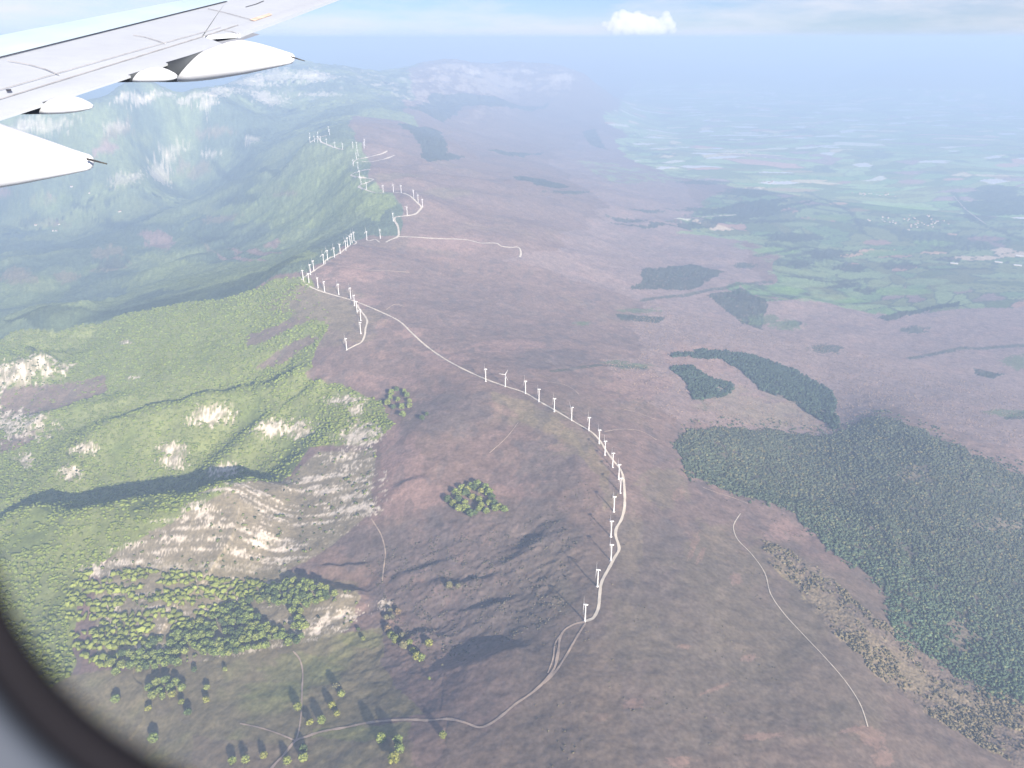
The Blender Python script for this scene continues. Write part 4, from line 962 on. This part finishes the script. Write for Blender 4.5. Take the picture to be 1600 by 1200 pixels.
# underside: a closed box below the skins
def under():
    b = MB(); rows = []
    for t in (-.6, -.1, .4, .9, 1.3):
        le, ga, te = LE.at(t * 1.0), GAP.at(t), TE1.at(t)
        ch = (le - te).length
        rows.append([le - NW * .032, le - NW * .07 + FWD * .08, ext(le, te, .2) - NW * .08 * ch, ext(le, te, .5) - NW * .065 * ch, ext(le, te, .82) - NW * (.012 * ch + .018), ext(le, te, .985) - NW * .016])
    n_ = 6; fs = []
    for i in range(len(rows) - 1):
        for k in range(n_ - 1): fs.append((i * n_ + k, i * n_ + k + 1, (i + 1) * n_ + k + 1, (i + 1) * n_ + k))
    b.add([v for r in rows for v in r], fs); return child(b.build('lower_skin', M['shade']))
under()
def seam(name, pts_px, wpx, m, h=.006):
    b = MB(); P = [wp(*p, h) for p in pts_px]
    for i in range(len(P) - 1):
        d = (P[i + 1] - P[i]).normalized(); s = NW.cross(d).normalized() * (wpx * .5 * P[i].length / F); s2 = s * (P[i + 1].length / P[i].length)
        a = [P[i] - s, P[i] + s, P[i + 1] + s2, P[i + 1] - s2]
        b.add(a + [v - NW * .004 for v in a], [(0,3,2,1),(4,5,6,7),(0,1,5,4),(1,2,6,5),(2,3,7,6),(3,0,4,7)])
    return child(b.build(name, m, smooth=False))
seam('spoiler_gap', [(-60,103.6),(0,88.8),(120,59.2),(240,29.6),(354,1.6)], 2.6, M['seam'], .012)
seam('panel_seam', [(12,94),(45,100),(70,107),(92,116)], 1.2, M['seamlight'], .016)
seam('panel_seam', [(208,54),(225,57),(243,62),(258,67.5)], 1.2, M['seamlight'], .014)
seam('panel_seam', [(325,13),(355,20),(392,30)], 1.1, M['seamlight'], .014)
seam('flap_gap', [(-60,172.5),(0,154),(105,121.7),(210,89.3),(315,57),(372,38.5)], 1.7, M['seamlight'], .010)
seam('panel_seam', [(-40,151),(0,139.5),(120,105),(240,71),(345,42)], .8, M['seamlight'], .013)
seam('panel_seam', [(384,10.5),(400,6),(412,1)], 1.0, M['seam'], .012)
seam('panel_seam', [(350,47),(362,49),(374,53)], 1.0, M['seamlight'], .012)
def patch(name, quad, m, h=.012):
    b = MB(); a = [wp(*p, h) for p in quad]; b.add(a + [v - NW * .004 for v in a], [(0,3,2,1),(4,5,6,7),(0,1,5,4),(1,2,6,5),(2,3,7,6),(3,0,4,7)])
    return child(b.build(name, m, smooth=False))
patch('worn_patch', [(390,30),(421,20.5),(425,22.5),(397,32)], M['rust'])
patch('bracket', [(9,139.5),(17,139),(18,141.5),(10,142)], M['seam'], .018)

def fairing(name, st, Y0, px0, slope=-.212, wide=.42, m='fairingwhite', parent=None):
    """canoe fairing: stations (photo column and row of its top, the same of its bottom), in a vertical sheet under the flap edge"""
    b = MB(); rings = []; n = 24; info = []
    d0 = ray(px0, 120); X0 = d0[0] / d0[1] * Y0
    for q in st:
        xt, yt, xb, yb = q if len(q) == 4 else (q[0], q[1], q[0], q[2])
        def pt(px, py):
            d = ray(px, py); u = d[0] / d[1]; yy = (Y0 - slope * X0) / (1 - slope * u); return Vector((u * yy, yy, d[2] / d[1] * yy))
        T, Bm = pt(xt, yt), pt(xb, yb); c = (T + Bm) / 2; hv = (T - Bm) / 2; hh = hv.length
        side = Vector((.208, .978, 0)); wv = side * max(.012, min(hh * wide * 2, .16))
        info.append((c, hv, wv))
    for c, hv, wv in info:
        rings.append([c + hv * math.copysign(abs(math.sin(a)) ** .75, math.sin(a)) + wv * math.copysign(abs(math.cos(a)) ** .75, math.cos(a)) for a in [2 * math.pi * k / n for k in range(n)]])
    b.rings(rings)
    o = b.build(name, M[m])
    if parent is None: child(o)
    else: o.parent = parent
    return o, info, rings
def fseam(parent, info, angs, rad=.0028):
    b = MB(); ps = []
    for (i, ang) in angs:
        i0 = int(i); f = i - i0; j = min(i0 + 1, len(info) - 1); c = info[i0][0].lerp(info[j][0], f); hv = info[i0][1].lerp(info[j][1], f); wv = info[i0][2].lerp(info[j][2], f); a = R(ang)
        ps.append(c + hv * math.copysign(abs(math.sin(a)) ** .8, math.sin(a)) * 1.005 + wv * math.copysign(abs(math.cos(a)) ** .8, math.cos(a)) * 1.005)
    b.tube(ps, rad, 5); o = b.build('panel_seam', M['seamlight']); o.parent = parent; o.matrix_parent_inverse = parent.matrix_basis.inverted(); 
    o.matrix_parent_inverse = Matrix.Identity(4)
    return o
def rod(parent, a, b_, Y):
    d0, d1 = ray(*a), ray(*b_); p, q = Vector(d0 / d0[1] * Y), Vector(d1 / d1[1] * (Y - .02))
    b = MB(); b.tube([p + (p - q) * .3, p, q], [.0055, .0055, .003], 6); o = b.build('static_wick', M['wick']); o.parent = parent; return o
fB, iB, _ = fairing('flap_fairing', [(337,73,285,128.3),(350,69,308,127),(364,64,330,124.5),(378,62,352,121),(400,66.5,385,115.5),(425,73.5,415,109),(447,80.5,440,103.5),(456,83.5,455,99.5),(460,88,459.5,95)], 6.75, 300)
fairing('shaded_fairing_front', [(262,97,244,128.2),(300,86,265,128.4),(338.5,73.5,287,127.8)], 6.80, 300, wide=.36, m='fairing_shade', parent=fB)  # solid front part, flap shadow put into its dark colour; same on the others
fseam(fB, iB, [(1.3,166),(3,168),(4,170),(5,170),(6,170),(6.3,150),(6.5,120)])
rod(fB, (459, 90), (476, 95.2), 6.3)
fA, iA, _ = fairing('flap_fairing', [(228,108,212,128.5),(240,105,228,128.5),(250,104.5,245,128),(262,109,260,127),(272,114,270,125),(276,117.5,276,122)], 6.1, 230, wide=.5)
fairing('shaded_fairing_front', [(188,121,172,128.4),(208,115,192,128.6),(229.5,108,213.5,128.2)], 6.15, 230, wide=.45, m='fairing_shade', parent=fA)
fC, iC, _ = fairing('flap_fairing', [(88,152.5,70,178.4),(100,149.5,85,178.3),(110,149.3,105,177.2),(125,153.5,125,174.5),(138,159.5,139,171),(144,164,144,168.5)], 5.0, 80, wide=.5)
fairing('shaded_fairing_front', [(40,170,20,178.2),(65,161,45,178.5),(89.5,152.5,71.5,178.0)], 5.05, 80, wide=.45, m='fairing_shade', parent=fC)
fD, iD, _ = fairing('flap_fairing', [(-150,140,312),(-80,165,306),(-30,185,299),(0,196,293.5),(40,209,286.5),(80,222.5,278.5),(112,233.5,272),(130,239,268),(138,241.5,266),(142.5,245,263),(144.5,250,257)], 3.7, 60, wide=.32)
fseam(fD, iD, [(1.5,176),(3,175),(4,175),(5,175),(6,174),(6.2,150),(6.4,115)])
rod(fD, (143, 250), (167, 256), 3.6)

# ------------------------------------------------------------------ cabin window edge
DWN = .075
def wpt(px, py, d): v = ray(px, py); return Vector(v) * (d * .62 / F)
def oval(sc_, d, n=96):
    cx, cy_, a, bt, bb, e = 1250., 509., 1305., 1700., 831., 3.0; out = []
    for k in range(n):
        t = 2 * math.pi * k / n; c, s = math.cos(t), math.sin(t)
        x = math.copysign(abs(c) ** (2 / e), c) * (a + sc_); y = math.copysign(abs(s) ** (2 / e), s); y = y * ((bb + sc_) if s > 0 else (bt + sc_))
        out.append(wpt(cx + x, cy_ + y, d))
    return out
wf = link('window_frame', None, None, tuple(wpt(-60, 1250, DWN))); tag(wf, 'dark blurred aircraft window edge curving across the lower left corner', 'window frame')
def wchild(o): o.parent = wf; o.matrix_parent_inverse = Matrix.Translation(-wf.location); return o
b = MB()
prof = [(0, .1285), (-4, .124), (4, .120), (24, .1165), (46, .1155), (66, .117), (76, .121), (79, .1285)]
rs = [oval(s, d) for s, d in prof]; b.rings(rs + [rs[0]], cap=False); wchild(b.build('rubber_seal', M['rubber']))
b = MB(); rs = [oval(s, d) for s, d in [(77, .125), (82, .1205), (110, .118), (320, .116), (520, .118), (530, .128), (77, .1295)]]; b.rings(rs + [rs[0]], cap=False); wchild(b.build('trim_panel', M['trim']))

# ------------------------------------------------------------------ cloud
def cloud(name, spec, dist, dens, seed):
    mb = bpy.data.metaballs.new('tmp'); mb.resolution = .09; mb.render_resolution = .09; mb.threshold = .5
    mo = bpy.data.objects.new('tmp', mb); COL.objects.link(mo)
    u0, v0 = np.mean([q[0] for q in spec]), np.mean([q[1] for q in spec])
    for px, py, r in spec:      # one unit = ten photo pixels
        e = mb.elements.new(); e.co = ((px - u0) / 10, random.uniform(-.5, .5), -(py - v0) / 10); e.radius = r / 10 * 1.6
    dg = bpy.context.evaluated_depsgraph_get(); dg.update(); me = bpy.data.meshes.new_from_object(mo.evaluated_get(dg)); me.name = name
    bpy.data.objects.remove(mo); bpy.data.metaballs.remove(mb)
    n_ = len(me.vertices); v = np.empty(n_ * 3, np.float32); me.vertices.foreach_get('co', v); v = v.reshape(-1, 3).astype(float)
    nr = np.empty(n_ * 3, np.float32); me.vertices.foreach_get('normal', nr); nr = nr.reshape(-1, 3)
    dsp = sum((1 - 2 * np.abs(perlin(v[:, 0] * k + v[:, 1] * .7 * k, v[:, 2] * k - v[:, 1] * .6 * k, seed + int(k * 3)))) * a for k, a in ((.9, .16), (2.1, .10), (4.6, .055)))
    v = v + nr * dsp[:, None]
    me.vertices.foreach_set('co', v.astype(np.float32).ravel()); me.polygons.foreach_set('use_smooth', [True] * len(me.polygons)); me.update()
    m = bpy.data.materials.new('cloud_vapour'); m.use_nodes = True; nn = m.node_tree; nn.nodes.remove(nn.nodes['Principled BSDF'])
    p = nn.nodes.new('ShaderNodeVolumePrincipled'); p.inputs['Color'].default_value = (1, 1, 1, 1); p.inputs['Density'].default_value = dens; p.inputs['Anisotropy'].default_value = 0.
    nn.links.new(p.outputs[0], nn.nodes['Material Output'].inputs['Volume']); me.materials.append(m)
    d = ray(u0, v0); d = d / np.linalg.norm(d) * dist
    return link(name, me, None, tuple(d), 0., 10 / F * dist)
c = cloud('cloud', [(958,40,4.5),(963,34,5.5),(966,27,4),(971,38,8),(974,26,5.5),(980,31,8),(984,43,8),(990,35,10),(996,28,6),(1000,41,10),(1005,33,7),(1012,44,8),(1014,37,8),(1022,40,8),(1026,46,6),(1031,34,5),(1034,42,7),(1036,27,4.5),(1040,33,6),(1044,40,5.5),(1047,45,3.5),(968,46,5),(950,38,2.5)], 26000, .0016, 3)
tag(c, 'small bright white puffy cloud alone above the hazy horizon', 'cloud')
# ------------------------------------------------------------------ light, air, sky
SUN_EL, SUN_AZ = 21.0, 154.0          # degrees; azimuth clockwise from the view direction
sd = bpy.data.lights.new('sun', 'SUN'); sd.energy = 5.0; sd.angle = R(.53); sd.color = (1.0, .88, .73)
sun = link('sun', sd)
sv = Vector((math.sin(R(SUN_AZ)) * math.cos(R(SUN_EL)), math.cos(R(SUN_AZ)) * math.cos(R(SUN_EL)), math.sin(R(SUN_EL))))
sun.rotation_euler = sv.to_track_quat('Z', 'Y').to_euler(); sun.location = (5, -5, 20)
w = bpy.data.worlds.new('World'); SC.world = w; w.use_nodes = True
nt = w.node_tree; bg = nt.nodes['Background']
sky = nt.nodes.new('ShaderNodeTexSky'); sky.sky_type = 'NISHITA'; sky.sun_disc = False
sky.sun_elevation = R(SUN_EL); sky.sun_rotation = R(SUN_AZ); sky.altitude = 2200; sky.air_density = 1.0; sky.dust_density = 0.2; sky.ozone_density = 1.0
tint = nt.nodes.new('ShaderNodeVectorMath'); tint.operation = 'MULTIPLY'; tint.inputs[1].default_value = (.46, .55, .86)
nt.links.new(sky.outputs[0], tint.inputs[0]); tc = nt.nodes.new('ShaderNodeTexCoord'); mp = nt.nodes.new('ShaderNodeMapping'); mp.inputs['Scale'].default_value = (1, 1, 5.5); mp.inputs['Location'].default_value = (.62, .45, .3)
nz = nt.nodes.new('ShaderNodeTexNoise'); nz.inputs['Scale'].default_value = 3.2; nz.inputs['Detail'].default_value = 7; nz.inputs['Roughness'].default_value = .58
mr = nt.nodes.new('ShaderNodeMapRange'); mr.inputs[1].default_value = .44; mr.inputs[2].default_value = .64; mr.inputs[3].default_value = 0; mr.inputs[4].default_value = .75
mx = nt.nodes.new('ShaderNodeMix'); mx.data_type = 'RGBA'
nt.links.new(tc.outputs['Generated'], mp.inputs['Vector']); nt.links.new(mp.outputs[0], nz.inputs['Vector']); nt.links.new(nz.outputs['Fac'], mr.inputs[0])
nt.links.new(mr.outputs[0], mx.inputs['Factor']); nt.links.new(tint.outputs[0], mx.inputs['A']); mx.inputs['B'].default_value = (7.4, 7.1, 7.5, 1)
nt.links.new(mx.outputs['Result'], bg.inputs['Color']); bg.inputs['Strength'].default_value = .05

hz = MB()
x0, x1, y0, y1, z0, z1 = -72000, 72000, -3000, 69000, -1800, 40
hz.add([(x0,y0,z0),(x1,y0,z0),(x1,y1,z0),(x0,y1,z0),(x0,y0,z1),(x1,y0,z1),(x1,y1,z1),(x0,y1,z1)], [(3,2,1,0),(4,5,6,7),(0,1,5,4),(1,2,6,5),(2,3,7,6),(3,0,4,7)])
hm = bpy.data.materials.new('haze_air'); hm.use_nodes = True
hn = hm.node_tree; hn.nodes.remove(hn.nodes['Principled BSDF'])
pv = hn.nodes.new('ShaderNodeVolumePrincipled')
pv.inputs['Color'].default_value = (.41, .56, .805, 1); pv.inputs['Density'].default_value = 1.15e-4; pv.inputs['Anisotropy'].default_value = 0.0
hn.links.new(pv.outputs[0], hn.nodes['Material Output'].inputs['Volume'])
haze = hz.build('haze', hm, smooth=False)
tag(haze, 'pale blue haze filling the air over the valleys and hills', 'haze', kind='stuff')

SC.view_settings.view_transform = 'Standard'; SC.view_settings.look = 'None'; SC.view_settings.gamma = 1.0; SC.view_settings.use_curve_mapping = False
SC.view_settings.exposure = 1.45
cy = SC.cycles
cy.use_denoising = True
cy.max_bounces = 5; cy.diffuse_bounces = 2; cy.glossy_bounces = 2; cy.transmission_bounces = 2; cy.transparent_max_bounces = 6; cy.volume_bounces = 3
cy.use_fast_gi = False
cy.sample_clamp_indirect = 4.0
